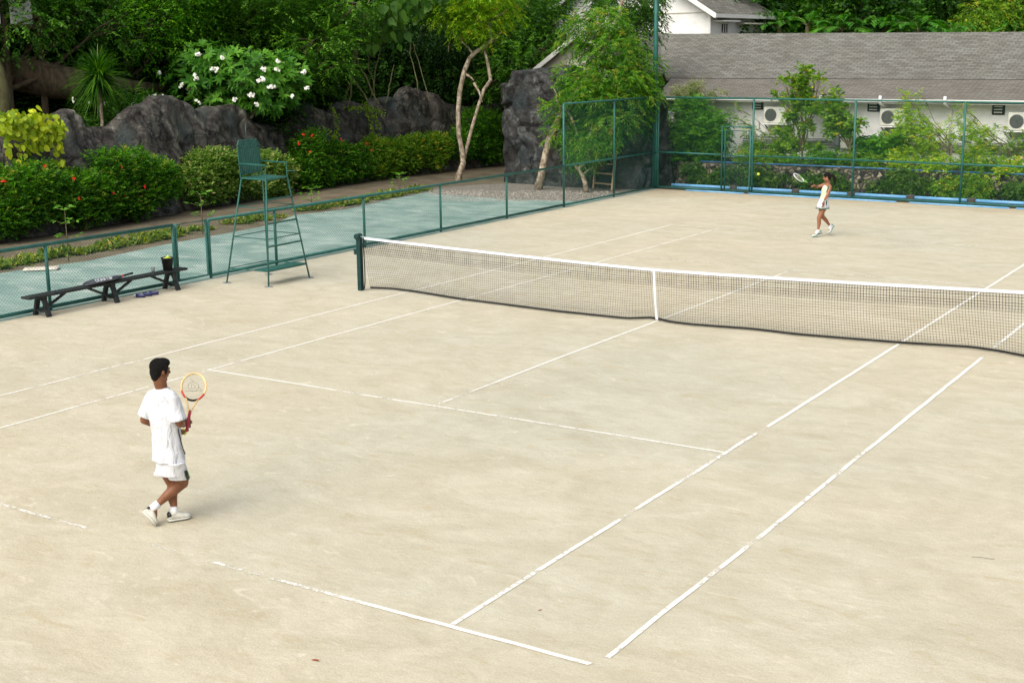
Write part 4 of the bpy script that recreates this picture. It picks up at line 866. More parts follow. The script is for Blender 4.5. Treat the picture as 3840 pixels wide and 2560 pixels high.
for i, (u, v) in enumerate([(1536, 286), (1783, 283), (2052, 289), (2348, 300)]):
    s, _, z = gt(u, v, 3.8); a_ = ac if i == 0 else copy_tree(ac); a_.location = tuple(W(s+ (.0 if i < 3 else .0), 3.8, z)); a_['label'] = labs[i]

# lower cream gable wing at the left end
G = thing('gable_wing', 'cream gable end with a white barge board rising behind the rock tower', 'building', W(-6, 6, 0))
ge = (-7.85, 3.70); sp_ = .66; half = 2.35; pk = ge[0]+half, ge[1]+half*sp_
mb = MB(); x0, x1 = ge[0]+.25, ge[0]+2*half-.25
prof = [(x0, -.05), (x1, -.05), (x1, ge[1]+.1), (pk[0], pk[1]-.12), (x0, ge[1]+.1)]
mb.rings([[W(x, 4.1, z) for x, z in prof], [W(x, 11, z) for x, z in prof]]); mb.build('wall', M['creamwall'], G, w=True)
roof_piece('roof', M['roof'], G, W(ge[0], 11, ge[1]), W(ge[0], 3.8, ge[1]), W(pk[0], 3.8, pk[1]), W(pk[0], 11, pk[1]), .08)
roof_piece('roof', M['roof'], G, W(ge[0]+2*half, 3.8, ge[1]), W(ge[0]+2*half, 11, ge[1]), W(pk[0], 11, pk[1]), W(pk[0], 3.8, pk[1]), .08)
for sx in (0, 1):
    e = ge[0] if sx == 0 else ge[0]+2*half
    mb = MB(); mb.rings([[W(e, t, ge[1]+dz) for t, dz in ((3.72, -.16), (3.79, -.16), (3.79, .03), (3.72, .03))], [W(pk[0], t, pk[1]+dz) for t, dz in ((3.72, -.16), (3.79, -.16), (3.79, .03), (3.72, .03))]]); mb.build('barge_board', M['trim'], G, w=True)

# upper white house behind the ridge
U = thing('upper_house', 'tall white gabled house with a grey roof rising behind the long building', 'building', W(-7, 12, 0))
eL = gt(1234, 39, 10.3); eR = gt(1646, 40, 10.3); su = .60; mid = (eL[0]+eR[0])/2; ze = (eL[2]+eR[2])/2; zp = ze+(eR[0]-eL[0])/2*su
xr = gt(1622, 78, 10.35)[0]; xl = 2*mid-xr
prof = [(xl, 0), (xr, 0), (xr, ze+(eR[0]-xr)*su-.12), (mid, zp-.12), (xl, ze+(eR[0]-xr)*su-.12)]
mb = MB(); mb.rings([[W(x, 10.75, z) for x, z in prof], [W(x, 16.0, z) for x, z in prof]]); mb.build('wall', M['wall'], U, w=True)
MB().box(W(mid, 10.735, 6.05), (xr-xl+.02, .03, .035), Matrix.Rotation(FA, 3, 'Z')).build('wall_trim', M['creamwall'], U, w=True)
MB().box(W(xr-.03, 10.71, 5.5), (.10, .08, 1.0), Matrix.Rotation(FA, 3, 'Z')).build('corner_board', M['trim'], U, w=True)
roof_piece('roof', M['roof'], U, W(eR[0], 10.3, ze), W(eR[0], 16.2, ze), W(mid, 16.2, zp), W(mid, 10.3, zp), .08)
roof_piece('roof', M['roof'], U, W(eL[0], 16.2, ze), W(eL[0], 10.3, ze), W(mid, 10.3, zp), W(mid, 16.2, zp), .08)
for e in (eL[0], eR[0]):
    mb = MB(); mb.rings([[W(e, t, ze+dz) for t, dz in ((10.2, -.17), (10.29, -.17), (10.29, .03), (10.2, .03))], [W(mid, t, zp+dz) for t, dz in ((10.2, -.17), (10.29, -.17), (10.29, .03), (10.2, .03))]]); mb.build('barge_board', M['trim'], U, w=True)
    MB().box(W(e, 13.2, ze-.05), (.09, 6.1, .15), Matrix.Rotation(FA, 3, 'Z')).build('gutter', M['trim'], U, w=True)
wn = MB().box(W(xr+.01, 12.0, 5.42), (.05, .55, .34), Matrix.Rotation(FA, 3, 'Z')).build('window', M['dark'], U, w=True)
mb = MB()
for k in range(3): mb.box(W(xr+.045, 11.8+k*.2, 5.42), (.03, .05, .34), Matrix.Rotation(FA, 3, 'Z'))
mb.build('window_bar', M['trim'], wn, off=tuple(U.location))
MB().box(W(xr+.25, 11.7, 5.70), (.5, 1.5, .05), Matrix.Rotation(FA, 3, 'Z')).build('awning', M['trim'], U, w=True)
MB().box(W(xr+.25, 14.3, 5.62), (.5, 2.6, .06), Matrix.Rotation(FA, 3, 'Z')).build('awning', M['creamwall'], U, w=True)

# little pavilion glimpsed top left
q = gd(14, 12, 39.6); pv = thing('pavilion', 'dark framed hut with white panes behind the trees at top left', 'hut', (q[0], q[1], 0))
for y in (-1.9, -.15, 1.1): MB().box((0, y, 2.9), (.14, .14, 5.8)).build('post', M['barkd'], pv)
MB().box((0, -.4, q[2]-.62), (.16, 3.2, .12)).build('beam', M['barkd'], pv)
for k, y in enumerate((-.72, .42)): MB().box((.10, y, q[2]), (.03, .78, 1.1)).build('pane', M['white'], pv)
MB().box((0, -.4, 6.6), (.9, 3.8, .12)).build('roof', M['barkd'], pv)

# ------------------------------------------------------------------ hillside and forest
V = []; F = []; NX_, NY_ = 60, 60
def hz(x, y):
    a_ = max(0, -24.5-x)*.55; b_ = max(0, y-37)*.4; c_ = max(0, y-30)*max(0, min(1, (-13-x)/6))*.45
    return max(a_, b_, c_)
for i in range(NX_+1):
    for j in range(NY_+1):
        x = -90+110*i/NX_; y = -30+110*j/NY_; h = hz(x, y); V.append((x, y, h+(.5*noise.noise((x*.3, y*.3, 0)) if h > .3 else 0)-.06))
for i in range(NX_):
    for j in range(NY_): a_ = i*(NY_+1)+j; F.append((a_, a_+NY_+1, a_+NY_+2, a_+1))
o = MB().add(V, F).build('hillside', M['hill'], None, True); tag(o, kind='structure')

fills = []
def filler(x, y, src, sc, rz, label):
    if src is None: return
    c = copy_tree(src) if src.get('placed') else src
    src['placed'] = 1; c.location = (x, y, hz(x, y)-.1); c.rotation_euler = (0, 0, rz); c.scale = (sc, sc, sc); c['label'] = label
    return c
def make_filler(lm, L_, W_, n):
    blobs = [((0, 0, 5.2), (2.6, 2.6, 2.0)), ((1.6, .6, 3.6), (1.8, 1.8, 1.3)), ((-1.5, -.8, 3.9), (1.8, 1.8, 1.4)), ((.3, 1.5, 2.2), (1.8, 1.6, 1.3)), ((.2, -1.6, 2.0), (1.9, 1.6, 1.2)), ((0, 0, 7.4), (2.0, 2.0, 1.6))]
    t = thing('forest_tree', '', 'tree', (0, 0, 0), group='trees of the dark wood behind the rock wall')
    trunk_mesh((0, 0, 0), blobs, .2, (0, 0, 3.2)).build('trunk', M['barkd'], t, True)
    leaf_obj('crown', [sprays(blobs, n, 9, L_, W_, tw=.5, up=.1, flat=.5, droop=.25, shell=.2, hang=.25)], M[lm], t)
    return t
FA_ = make_filler('lf_dark', .20, .09, 2300); FB_ = make_filler('lf_dark', .15, .05, 3000); FC_ = make_filler('lf_mid', .17, .07, 2500)
L0 = 'dark leafy tree in the unbroken wood at the top left of the picture'
k = 0
for row, (dx, sc) in enumerate(((-27.0, .95), (-31, 1.15), (-36, 1.4))):
    for i in range(10):
        y = 1.0+i*4.3+row*1.3; x = dx+random.uniform(-.7, .7)+(.0 if y < 20 else (y-20)*.18)
        filler(x, y, (FA_, FB_)[(i+row) % 2], sc*random.uniform(.9, 1.1), random.uniform(0, 6), L0); k += 1
for i, (x, y, sc) in enumerate([(-19, 34, 1.0), (-15, 37, 1.1), (-22, 30, 1.0), (-24, 34, 1.2), (-18, 40, 1.3), (-11, 41, 1.2)]):
    filler(x, y, (FB_, FA_)[i % 2], sc, i*1.7, L0)
L1 = 'green tree in the wood beyond the long grey roof at the top right'
for i, (u, d, sc) in enumerate([(1800, 62, .95), (1880, 64, 1.0), (1960, 66, .9), (2060, 63, 1.0), (2160, 66, 1.05), (2250, 62, .95), (2340, 65, 1.0), (2420, 62, 1.0), (2110, 72, 1.3), (2300, 73, 1.3), (1930, 73, 1.4), (1780, 72, 1.3), (2450, 72, 1.3), (1850, 80, 1.7), (2050, 80, 1.7), (2250, 80, 1.7), (2430, 80, 1.7)]):
    q = gd(u, 122, d); f = filler(q[0], q[1], (FC_, FA_, FB_)[i % 3], sc, i*1.3, L1); f['group'] = 'trees beyond the long roof'

def B(u, v, d, r, w_=None): b = (gd(u, v, d), r); return b if w_ is None else (*b, w_)
def onhill(x, y): return (x, y, hz(x, y)-.05)
# named trees
tree('broadleaf_tree', 'dark broadleaf tree with hanging leafy branches at the top left corner beside the mossy trunk', 'tree', onhill(-25.4, 3.2), [B(30, 60, 40, (1.5, 1.5, .9)), B(110, 40, 41, (1.4, 1.4, .8)), B(200, 25, 42, (1.2, 1.2, .8)), B(20, -60, 41, (2.5, 2.5, 1.2)), B(260, 60, 42, (.9, .9, .6))], dict(n=1500, m=10, L=.15, Wd=.07, tw=.5, up=0, flat=.75, hang=.25, tbias=-.08), 'lf_layer', 'barkd', .2)
tree('feather_leaf_tree', 'mid green feathery tree above the spiky plant', 'tree', onhill(-26.2, 10.4), [B(330, 60, 44, (1.6, 1.5, .9)), B(290, 100, 43, (.9, .9, .5)), B(400, 30, 45, (1.5, 1.5, .9)), B(345, 130, 43.5, (.6, .6, .6)), B(350, -30, 45, (2.4, 2.2, 1.0))], dict(n=1500, m=11, L=.13, Wd=.06, tw=.5, up=.0, flat=.8, hang=.2, tbias=.1), 'lf_mid', 'barkd', .18)
tree('layered_tree', 'broad tree with flat layered sprays of leaves above and behind the white-flowering tree', 'tree', onhill(-25.2, 15.5), [B(560, 60, 47, (1.9, 1.7, .5)), B(480, 100, 46, (1.3, 1.2, .4)), B(660, 30, 47, (2.0, 1.8, .5)), B(720, 95, 46, (1.5, 1.4, .45)), B(750, 145, 46, (1.2, 1.2, .4)), B(650, 150, 46.5, (1.2, 1.2, .5)), B(780, 60, 47.5, (1.2, 1.2, .4)), B(600, -20, 47, (2.5, 2.5, .7)), B(820, 10, 47, (1.0, 1.0, .4)), B(700, 190, 46.5, (1.0, .9, .35)), B(420, 60, 46.5, (1.0, .9, .4))], dict(n=3300, m=12, L=.13, Wd=.06, tw=.55, up=.05, flat=.88, hang=.12, shell=.3, tbias=.05), 'lf_layer', 'barkd', .2)
big = thing('climber', 'big heart-leaved climber hanging over the dark gap in the trees at the top centre', 'climber', onhill(-24.6, 20.5))
mb = MB()
for (u0, v0, u1, v1) in ((860, -20, 790, 235), (900, -20, 850, 230), (835, 60, 862, 235), (930, 60, 960, 210), (1040, 30, 1030, 120), (780, 120, 845, 235), (800, 90, 870, 240), (905, 150, 885, 238), (950, 100, 985, 230), (818, 100, 800, 240)):
    a_, b_ = Vector(gd(u0, v0, 48.5)), Vector(gd(u1, v1, 48.0)); mb.tube(limb_path(a_, b_, 7, .05), random.choice((.014, .02, .028)), 5)
mb.build('hanging_stem', M['twig'], big, True, w=True)
P, _ = in_blobs([B(890, 20, 47.5, (1.3, 1.3, .6)), B(900, 75, 48, (.7, .7, .5)), B(1000, 20, 48, (1.0, 1.0, .5)), B(850, 90, 48, (.4, .6, .5)), B(960, -10, 47.5, (1.8, 1.6, .5)), B(1045, 70, 47.5, (.2, .2, .35))], 330, .0)
big_l = leaf_arrays(P, np.stack([RS.normal(0, .5, 330), RS.normal(0, .5, 330), -np.ones(330)], 1), RS.normal(size=(330, 3))*.4+np.array([.6, -.7, .3]), RS.uniform(.22, .42, 330), RS.uniform(.2, .34, 330), 3, .1, [.7, 1, .6, .05])
leaf_obj('leaves', [(*big_l, RS.uniform(.1, .8, 330))], M['lf_big'], big, onhill(-24.6, 20.5))
tree('shade_tree', 'very dark drooping tree right behind the far humps of the rock wall', 'tree', onhill(-27.5, 26.0), [B(960, 140, 56, (1.5, 1.5, 1.3)), B(1010, 180, 55, (1.5, 1.2, .8)), B(900, 170, 56, (1.3, 1.2, .8)), B(1050, 100, 56, (1.2, 1.2, 1.0)), B(850, 150, 55, (.8, .8, 1.0)), B(1000, 40, 53, (2.2, 2, 1.2))], dict(n=2200, m=9, L=.15, Wd=.065, tw=.45, up=-.1, flat=.4, hang=.5, tbias=-.10), 'lf_dark', 'barkd', .16)
tree('broadleaf_tree', 'dull green broadleaf tree between the twin-trunk tree and the white gable', 'tree', onhill(-22.5, 30.0), [B(1200, 60, 54, (1.3, 1.3, 1.3)), B(1240, 110, 53, (1.0, 1.0, .9)), B(1190, 150, 53, (1.3, 1.2, .9)), B(1160, 100, 54, (1.3, 1.2, 1.2)), B(1270, 60, 54, (.9, .9, .9)), B(1220, -20, 54, (1.9, 1.9, 1.2)), B(1130, 190, 53, (.9, .9, .7))], dict(n=2100, m=9, L=.15, Wd=.06, tw=.4, up=0, flat=.6, hang=.25, tbias=-.05), 'lf_layer', 'barkd', .18)
# unseen canopies added above the frame to block skylight and keep the wood dark
for i, (x, y, z, r_) in enumerate([(-31, 12, 12, 4.5), (-31, 24, 12, 4.5), (-31, 2, 12, 4.5)]):
    b = [((x, y, z), (r_, r_, 1.5)), ((x+1.6, y, z-.9), (r_*.6, r_*.6, .9)), ((x-1, y+1.5, z+1), (r_*.7, r_*.7, 1.2))]
    tree('added_canopy', 'unseen tall tree added above the picture to darken the wood below', 'tree', onhill(x-1.5, y), b, dict(n=2200, m=9, L=.26, Wd=.15, tw=.6, up=0, flat=.75), 'lf_dark', 'barkd', .26, group='unseen canopy trees added to shade the wood')

# slender twin-trunk tree
sb = gz(1050, 416); st_ = thing('slender_tree', 'slender pale tree with two crossing trunks and a bright yellow-green crown', 'tree', sb)
D_ = 48.2
tk = MB()
pa = [gd(u, v, D_) for u, v in ((1052, 425), (1055, 400), (1064, 375), (1062, 350), (1054, 310), (1052, 260), (1056, 210), (1066, 165), (1078, 135), (1092, 120), (1110, 110), (1128, 92), (1125, 60), (1120, 20), (1122, -40))]
pa[0][2] = -.03
tk.tube([Vector(p) for p in pa], [.15, .115, .105, .09, .085, .085, .085, .085, .08, .075, .075, .07, .06, .045, .03], 12)
pb = [gd(u, v, D_+.08) for u, v in ((1066, 368), (1073, 335), (1085, 290), (1100, 240), (1112, 205), (1127, 185), (1124, 165), (1117, 130), (1110, 112))]
tk.tube([Vector(p) for p in pb], [.065, .068, .064, .06, .064, .072, .06, .052, .05], 10)
for u0, v0, u1, v1 in ((1068, 170, 1088, 185), (1088, 128, 1060, 95), (1125, 80, 1075, 20), (1122, 50, 1170, 20), (1088, 190, 1108, 235), (1125, 100, 1150, 75), (1060, 90, 1010, 30)):
    tk.tube([Vector(gd(u0, v0, D_)), Vector(gd((u0+u1)/2+3, (v0+v1)/2, D_)), Vector(gd(u1, v1, D_-.3))], [.05, .04, .018], 7)
tk.build('trunk', M['bark'], st_, True, w=True)
sbl = [B(1060, 20, 48, (1.2, 1.2, .75)), B(1110, 50, 48, (.85, .9, .7)), B(1020, 40, 47.8, (.6, .7, .55)), B(1090, -30, 48, (2.0, 1.8, .9)), B(1060, 75, 47.8, (.5, .5, .35)), B(1150, 20, 48, (.7, .7, .6)), B(1075, 70, 48.2, (.8, .6, .3)), B(1120, 85, 47.8, (.4, .4, .35)), B(1180, 40, 48.2, (.4, .4, .4))]
leaf_obj('crown', [sprays(sbl, 2100, 11, .12, .032, tw=.28, up=0, flat=.55, droop=.2, hang=.3, shell=.2, tbias=.08)], M['lf_bright'], st_, sb)

# willow-like tree (two stems are two trees side by side)
wb = gz(1235, 436); wl = thing('willow_tree', 'dense narrow-leaved bright green tree with a leaning trunk beside the rock tower', 'tree', wb)
tk = MB(); pts = [gd(u, v, d) for u, v, d in ((1235, 438, 45.0), (1243, 405, 44.9), (1252, 360, 44.7), (1262, 320, 44.5), (1290, 260, 44.3), (1340, 190, 44.2), (1385, 120, 44), (1420, 40, 44), (1440, -40, 44))]; pts[0][2] = -.03
tk.tube([Vector(p) for p in pts], [.16, .125, .12, .115, .10, .09, .08, .07, .04], 12)
for (u0, v0, u1, v1) in ((1290, 260, 1270, 200), (1340, 190, 1440, 180), (1385, 120, 1330, 60), (1385, 120, 1470, 80), (1340, 190, 1400, 270), (1300, 250, 1330, 320), (1440, 180, 1500, 190)):
    tk.tube(limb_path(gd(u0, v0, 44.2), gd(u1, v1, 44), 4, .1), [.05, .045, .035, .025, .012], 6)
tk.build('trunk', M['bark'], wl, True, w=True)
wbl = [B(1395, 45, 44, (.8, .8, .5)), B(1400, 110, 44, (1.1, 1.0, .6)), B(1395, 170, 44, (1.4, 1.1, .6)), B(1350, 215, 44, (1.1, 1.0, .5)), B(1440, 215, 44, (1.15, .9, .6)), B(1495, 150, 44, (.42, .45, .55)), B(1285, 250, 44.3, (.55, .6, .45)), B(1290, 300, 44.3, (.55, .5, .5)), B(1400, 275, 44, (1.1, .9, .5)), B(1460, 270, 44.3, (.6, .6, .5)), B(1340, 60, 44, (.7, .7, .5)), B(1370, 325, 43.9, (.75, .6, .4)), B(1480, 195, 44.3, (.5, .5, .5)), B(1300, 170, 44.3, (.4, .4, .35)), B(1310, 100, 44.3, (.45, .45, .4))]
leaf_obj('crown', [sprays(wbl, 4000, 11, .125, .030, tw=.30, up=0, flat=.5, droop=.2, hang=.32, shell=.2, tbias=.05, tv=.28)], M['lf_willow'], wl, wb)
tree('dark_branch_tree', 'darker narrow-leaved tree hanging in front of the white gable left of the green pole', 'tree', (-13.2, 24.0, 0), [B(1455, 40, 48, (.7, .7, .55)), B(1480, 80, 48, (.5, .5, .5)), B(1440, -10, 48, (1.4, 1.2, .7)), B(1460, 125, 48, (.5, .4, .35)), B(1500, 40, 48, (.35, .4, .6))], dict(n=900, m=10, L=.16, Wd=.04, tw=.4, up=-.1, flat=.4, hang=.5, tbias=-.15), 'lf_layer', 'barkd', .10, top=gd(1440, 70, 48))
tb2 = gz(1345, 444); t2 = thing('small_tree', 'small crooked tree with a forked bare trunk behind the tall fence', 'tree', tb2)
tk = MB(); q0 = [gd(u, v, 43.8) for u, v in ((1346, 446), (1344, 420), (1336, 400), (1328, 388), (1340, 378), (1350, 360), (1352, 320), (1360, 290))]; q0[0][2] = -.03
tk.tube([Vector(p) for p in q0], [.10, .08, .07, .07, .06, .05, .035, .02], 10); tk.tube([Vector(gd(u, v, 43.8)) for u, v in ((1338, 402), (1350, 392), (1362, 383))], [.04, .03, .02], 7); tk.tube([Vector(gd(u, v, 43.8)) for u, v in ((1330, 390), (1322, 384), (1321, 376))], [.04, .035, .02], 7)
tk.build('trunk', M['bark'], t2, True, w=True)
leaf_obj('crown', [sprays([B(1345, 330, 43.8, (.5, .5, .5)), B(1380, 300, 43.8, (.6, .5, .4)), B(1330, 350, 43.8, (.4, .4, .3))], 330, 10, .14, .022, tw=.4, up=-.1, flat=.35, droop=.25, hang=.7)], M['lf_willow'], t2, tb2)

# mossy trunk and the huge leaning trunk at the far left
o = MB().tube([Vector(gd(u, v, 38.5)) for u, v in ((0, 470), (2, 330), (4, 260), (6, 215), (-2, 180), (-25, 120), (-60, 20))], [.36, .30, .27, .24, .22, .24, .26], 14).build('mossy_trunk', M['moss'], None, True); base_at(o, gd(2, 330, 38.5)); tag(o, 'thick mossy tree trunk cut by the left edge above the yellow vine', 'tree trunk')
o = MB().tube([Vector(gd(u, v, d)) for u, v, d in ((-30, 150, 41), (60, 172, 41), (130, 186, 41.2), (200, 196, 41.5), (300, 200, 43), (400, 205, 45))], [.62, .60, .56, .45, .22, .15], 16).build('fallen_trunk', M['barkd'], None, True)
for v in o.data.vertices: v.co += Vector((noise.noise(v.co*1.5), noise.noise(v.co*1.5+Vector((5, 5, 5))), noise.noise(v.co*1.5+Vector((9, 0, 5)))))*.12
base_at(o, gd(130, 200, 41.2)); tag(o, 'huge brown leaning trunk in the shade behind the spiky plant', 'tree trunk')

# spiky dracaena
db = onhill(-21.6, 6.75); db = (db[0], db[1], 0); dp = gd(226, 180, 39); dr_ = thing('spiky_plant', 'round spiky long-leaved plant on a thin stem behind the dip in the rock wall', 'plant', (dp[0], dp[1], 0))
MB().tube([(dp[0], dp[1], 0), (dp[0]+.03, dp[1], 1.6), (dp[0]-.02, dp[1]+.02, dp[2])], [.07, .055, .05], 10).build('stem', M['bark'], dr_, True, w=True)
n_ = 620; th = RS.uniform(0, 2*PI, n_); el = RS.uniform(-.9, 1.45, n_); dd = np.stack([np.cos(th)*np.cos(el), np.sin(th)*np.cos(el), np.sin(el)], 1)
lv = leaf_arrays(dp+dd*.08+np.array([0, 0, 1])*RS.uniform(-.25, .25, n_)[:, None], dd, RS.normal(size=(n_, 3))*.2+np.array([0, 0, 1.]), RS.uniform(.85, 1.15, n_), .036, 5, .26, [.8, 1, .9, .6, .1])
leaf_obj('leaves', [(*lv, np.clip(RS.normal(.4, .2, n_)-.1*el, 0, 1))], M['lf_drac'], dr_, (dp[0], dp[1], 0))

# plumeria
pc = gd(550, 200, 44.6); pl = thing('flowering_tree', 'round-crowned tree with white flower clusters over the rock wall', 'tree', (pc[0], pc[1], 0))
pbl = [B(550, 170, 44.6, (2.1, 1.6, .85)), B(470, 140, 44.2, (1.2, 1.1, .6)), B(640, 190, 44.8, (1.15, 1.1, .75)), B(450, 195, 44, (.9, 1, .5)), B(600, 225, 44.6, (1.35, 1.0, .5)), B(520, 225, 44.3, (1.2, 1.0, .4)), B(660, 160, 44.9, (.9, .9, .6))]
trunk_mesh((pc[0], pc[1], 0), pbl, .13, (pc[0], pc[1], 2.2)).build('trunk', M['bark'], pl, True, w=True)
nr_ = 760; P, d = in_blobs(pbl, nr_, .55); ax = unit(d*np.array([.8, .8, .6])+np.array([.15, -.25, .55])); m_ = 13
pos = np.repeat(P, m_, 0); axr = np.repeat(ax, m_, 0); rd = rnd_dirs(nr_*m_); perp = unit(rd-axr*(rd*axr).sum(1, keepdims=True)); ld = unit(perp+axr*RS.uniform(.15, .8, nr_*m_)[:, None])
t_ = np.clip(np.repeat(RS.normal(.5, .2, nr_)+d[:, 2]*.12, m_)+RS.normal(0, .08, nr_*m_), 0, 1)
lv = leaf_arrays(pos, ld, axr, RS.uniform(.20, .34, nr_*m_), .085, 2, .12, [.3, 1., .15]); leaf_obj('crown', [(*lv, t_)], M['lf_plum'], pl, (pc[0], pc[1], 0))
FL = [(455, 125), (490, 158), (498, 161), (512, 133), (595, 185), (603, 183), (640, 143), (637, 158), (697, 168), (705, 203), (672, 222), (618, 200), (625, 199), (582, 220), (454, 234), (448, 173), (452, 181), (370, 222), (540, 229), (590, 240), (604, 182), (365, 168), (416, 195), (605, 160), (700, 165), (575, 217)]
def flower_cluster(mb, c, k, r_, facing):
    for i in range(k):
        p = Vector(tuple(c))+Vector((random.gauss(0, 1), random.gauss(0, 1), random.gauss(0, .8)))*r_*.72
        n_ = (Vector(facing)+Vector((random.gauss(0, 1), random.gauss(0, 1), random.gauss(0, 1)))*.4).normalized(); a_ = n_.orthogonal().normalized(); b_ = n_.cross(a_)
        for q in range(5):
            t0 = q*2*PI/5; e = a_*math.cos(t0)+b_*math.sin(t0); f_ = a_*math.cos(t0+.6)+b_*math.sin(t0+.6); g_ = a_*math.cos(t0-.6)+b_*math.sin(t0-.6)
            mb.add([p, p+g_*r_*.55+n_*.005, p+e*r_+n_*.012, p+f_*r_*.55+n_*.005], [(0, 1, 2, 3)])
for (u, v) in FL:
    mb = MB(); ray_ = gd(u, v, 42.75+.5*abs(u-540)/180); flower_cluster(mb, ray_, random.randint(6, 10), .052, (.5, -.8, .4)); mb.build('flower_cluster', M['petal'], pl, w=True)
# low white flowering shrub and grass clump behind the wall
q = gd(360, 232, 41.5); ws = thing('flowering_shrub', 'low shrub with small white blossoms peeping over the rock wall', 'shrub', (q[0], q[1], 0))
leaf_obj('foliage', [sprays([((q[0], q[1]-1.0, 2.4), (1.2, 1.6, .9)), ((q[0], q[1], 2.6), (.8, 1.0, .8))], 500, 9, .14, .05)], M['lf_dark'], ws, (q[0], q[1], 0))
for u, v in ((372, 217), (360, 224), (350, 232), (345, 226), (312, 243), (306, 240), (352, 218), (170, 228), (200, 233), (240, 240), (168, 236)):
    mb = MB(); flower_cluster(mb, gd(u, v, 40.6 if u > 280 else 39.8), 3, .045, (.5, -.8, .4)); mb.build('flower_cluster', M['petal'], ws, w=True)
for i, (u, v, d, lm) in enumerate([(90, 250, 40.5, 'lf_dark'), (265, 262, 40, 'lf_drac'), (620, 262, 44.5, 'lf_dark'), (760, 205, 47, 'lf_dark'), (470, 215, 44, 'lf_dark'), (800, 215, 49, 'lf_dark'), (1090, 215, 53, 'lf_layer'), (30, 230, 40, 'lf_dark'), (900, 225, 50.5, 'lf_dark'), (1130, 240, 53, 'lf_dark')]):
    c = gd(u, v-6, d+(2.0 if u < 700 else 5)); lab = ['dark shrub in the shade behind the yellow vine', 'grassy dark clump at the foot of the spiky plant', 'dark shrub under the white flowering tree behind the dip of the rock wall', 'dark shrub behind the rounded hump right of the flowering tree', 'dark shrub beneath the left side of the flowering tree', 'dark undergrowth shrub among the hanging stems', 'grey-green shrub behind the twin-trunk tree', 'dark shrub behind the mossy trunk', 'dark undergrowth shrub above the far humps', 'dark shrub in the passage beside the rock tower'][i]
    t = thing('shrub', lab, 'shrub', (c[0], c[1], 0), group='undergrowth behind the rock wall'); bl_ = [(c, (1.1, 1.3, .7)), ((c[0], c[1], c[2]-.9), (1.2, 1.3, .9))]
    trunk_mesh((c[0], c[1], 0), bl_, .05, (c[0], c[1], 1.2)).build('stem', M['barkd'], t, True, w=True)
    leaf_obj('foliage', [sprays(bl_, 520, 8, .16 if lm != 'lf_drac' else .4, .06 if lm != 'lf_drac' else .02, tw=.4, hang=.2)], M[lm], t, (c[0], c[1], 0))

# yellow big-leaved vine over the rock wall
vx = -19.55; vn = thing('vine', 'bright yellow-green big-leaved vine hanging over the left end of the rock wall', 'vine', (vx, 2.6, 2.0))
def vp(u, v, j=0): return gx(u, v, vx+j)
pts = []
for (u, v, ru, rv, n_) in ((30, 275, 32, 14, 60), (70, 275, 35, 20, 80), (110, 290, 35, 20, 60), (50, 300, 45, 18, 60), (130, 300, 22, 14, 30), (15, 300, 15, 20, 25), (100, 318, 28, 18, 35), (60, 330, 14, 14, 14), (88, 335, 14, 10, 12), (135, 340, 8, 22, 18), (18, 345, 4, 22, 7), (42, 350, 5, 20, 6), (140, 370, 8, 10, 8), (25, 262, 20, 6, 25)):
    for i in range(int(n_*1.15)): pts.append(vp(u+random.gauss(0, .55)*ru, v+random.gauss(0, .55)*rv, random.uniform(-.15, .35)))
P = np.array(pts); n_ = len(P); lv = leaf_arrays(P, np.stack([RS.normal(.3, .5, n_), RS.normal(0, .6, n_), -np.ones(n_)*.8], 1), RS.normal(size=(n_, 3))*.45+np.array([.75, -.3, .6]), RS.uniform(.10, .20, n_), RS.uniform(.10, .19, n_), 3, .12, [.6, 1., .75, .08])
leaf_obj('leaves', [(*lv, np.clip(RS.normal(.5, .25, n_)-(P[:, 1] < 2.0)*.15, 0, 1))], M['lf_vine'], vn, tuple(vn.location))
mb = MB()
for pl_ in (((100, 300), (115, 320), (130, 335), (135, 350), (145, 380)), ((100, 308), (125, 325), (143, 318), (150, 300)), ((18, 300), (16, 340), (18, 372)), ((42, 320), (42, 360)), ((60, 270), (90, 290), (140, 295))):
    mb.tube([Vector(vp(u, v, .12)) for u, v in pl_], .011, 6)
mb.build('stems', M['twig'], vn, True, w=True)

# flowering bushes along the rock wall
def bush(label, ubl, lm, n, flowers=(), fm='petalr', L_=.085, name='flowering_bush', x_off=.25, base=None, cat='bush', grp='bushes along the rock wall'):
    blobs = []
    for (u, v, rw_, rh) in ubl:
        X = -19.0
        for it in range(4): c = gx(u, v, X); X = wbase(c[1])+x_off
        blobs.append((c, (.55, rw_, rh)))
    b0 = np.mean([b[0] for b in blobs], 0); b0 = (b0[0]-.1, b0[1], 0); t = thing(name, label, cat, b0, group=grp)
    trunk_mesh((b0[0], b0[1], 0.05), blobs, .035, (b0[0], b0[1], .6)).build('stems', M['barkd'], t, True, w=True)
    leaf_obj('foliage', [sprays(blobs, n, 8, L_, L_*.55, tw=.22, up=.3, flat=.35, shell=.45, tv=.24)], M[lm], t, b0)
    for u, v in flowers:
        X = -18.4
        for it in range(4): c = gx(u, v, X); X = wbase(c[1])+x_off+.58
        mb = MB(); flower_cluster(mb, c, 4, .035, (.7, -.6, .3)); mb.build('flower', M[fm], t, w=True)
    return t
bush('wide low green bush with red flowers at the left edge under the yellow vine', [(30, 440, .95, .6), (10, 500, .8, .45), (80, 420, .7, .5), (60, 480, .8, .45)], 'lf_hib', 2300, [(5, 415), (104, 382)])
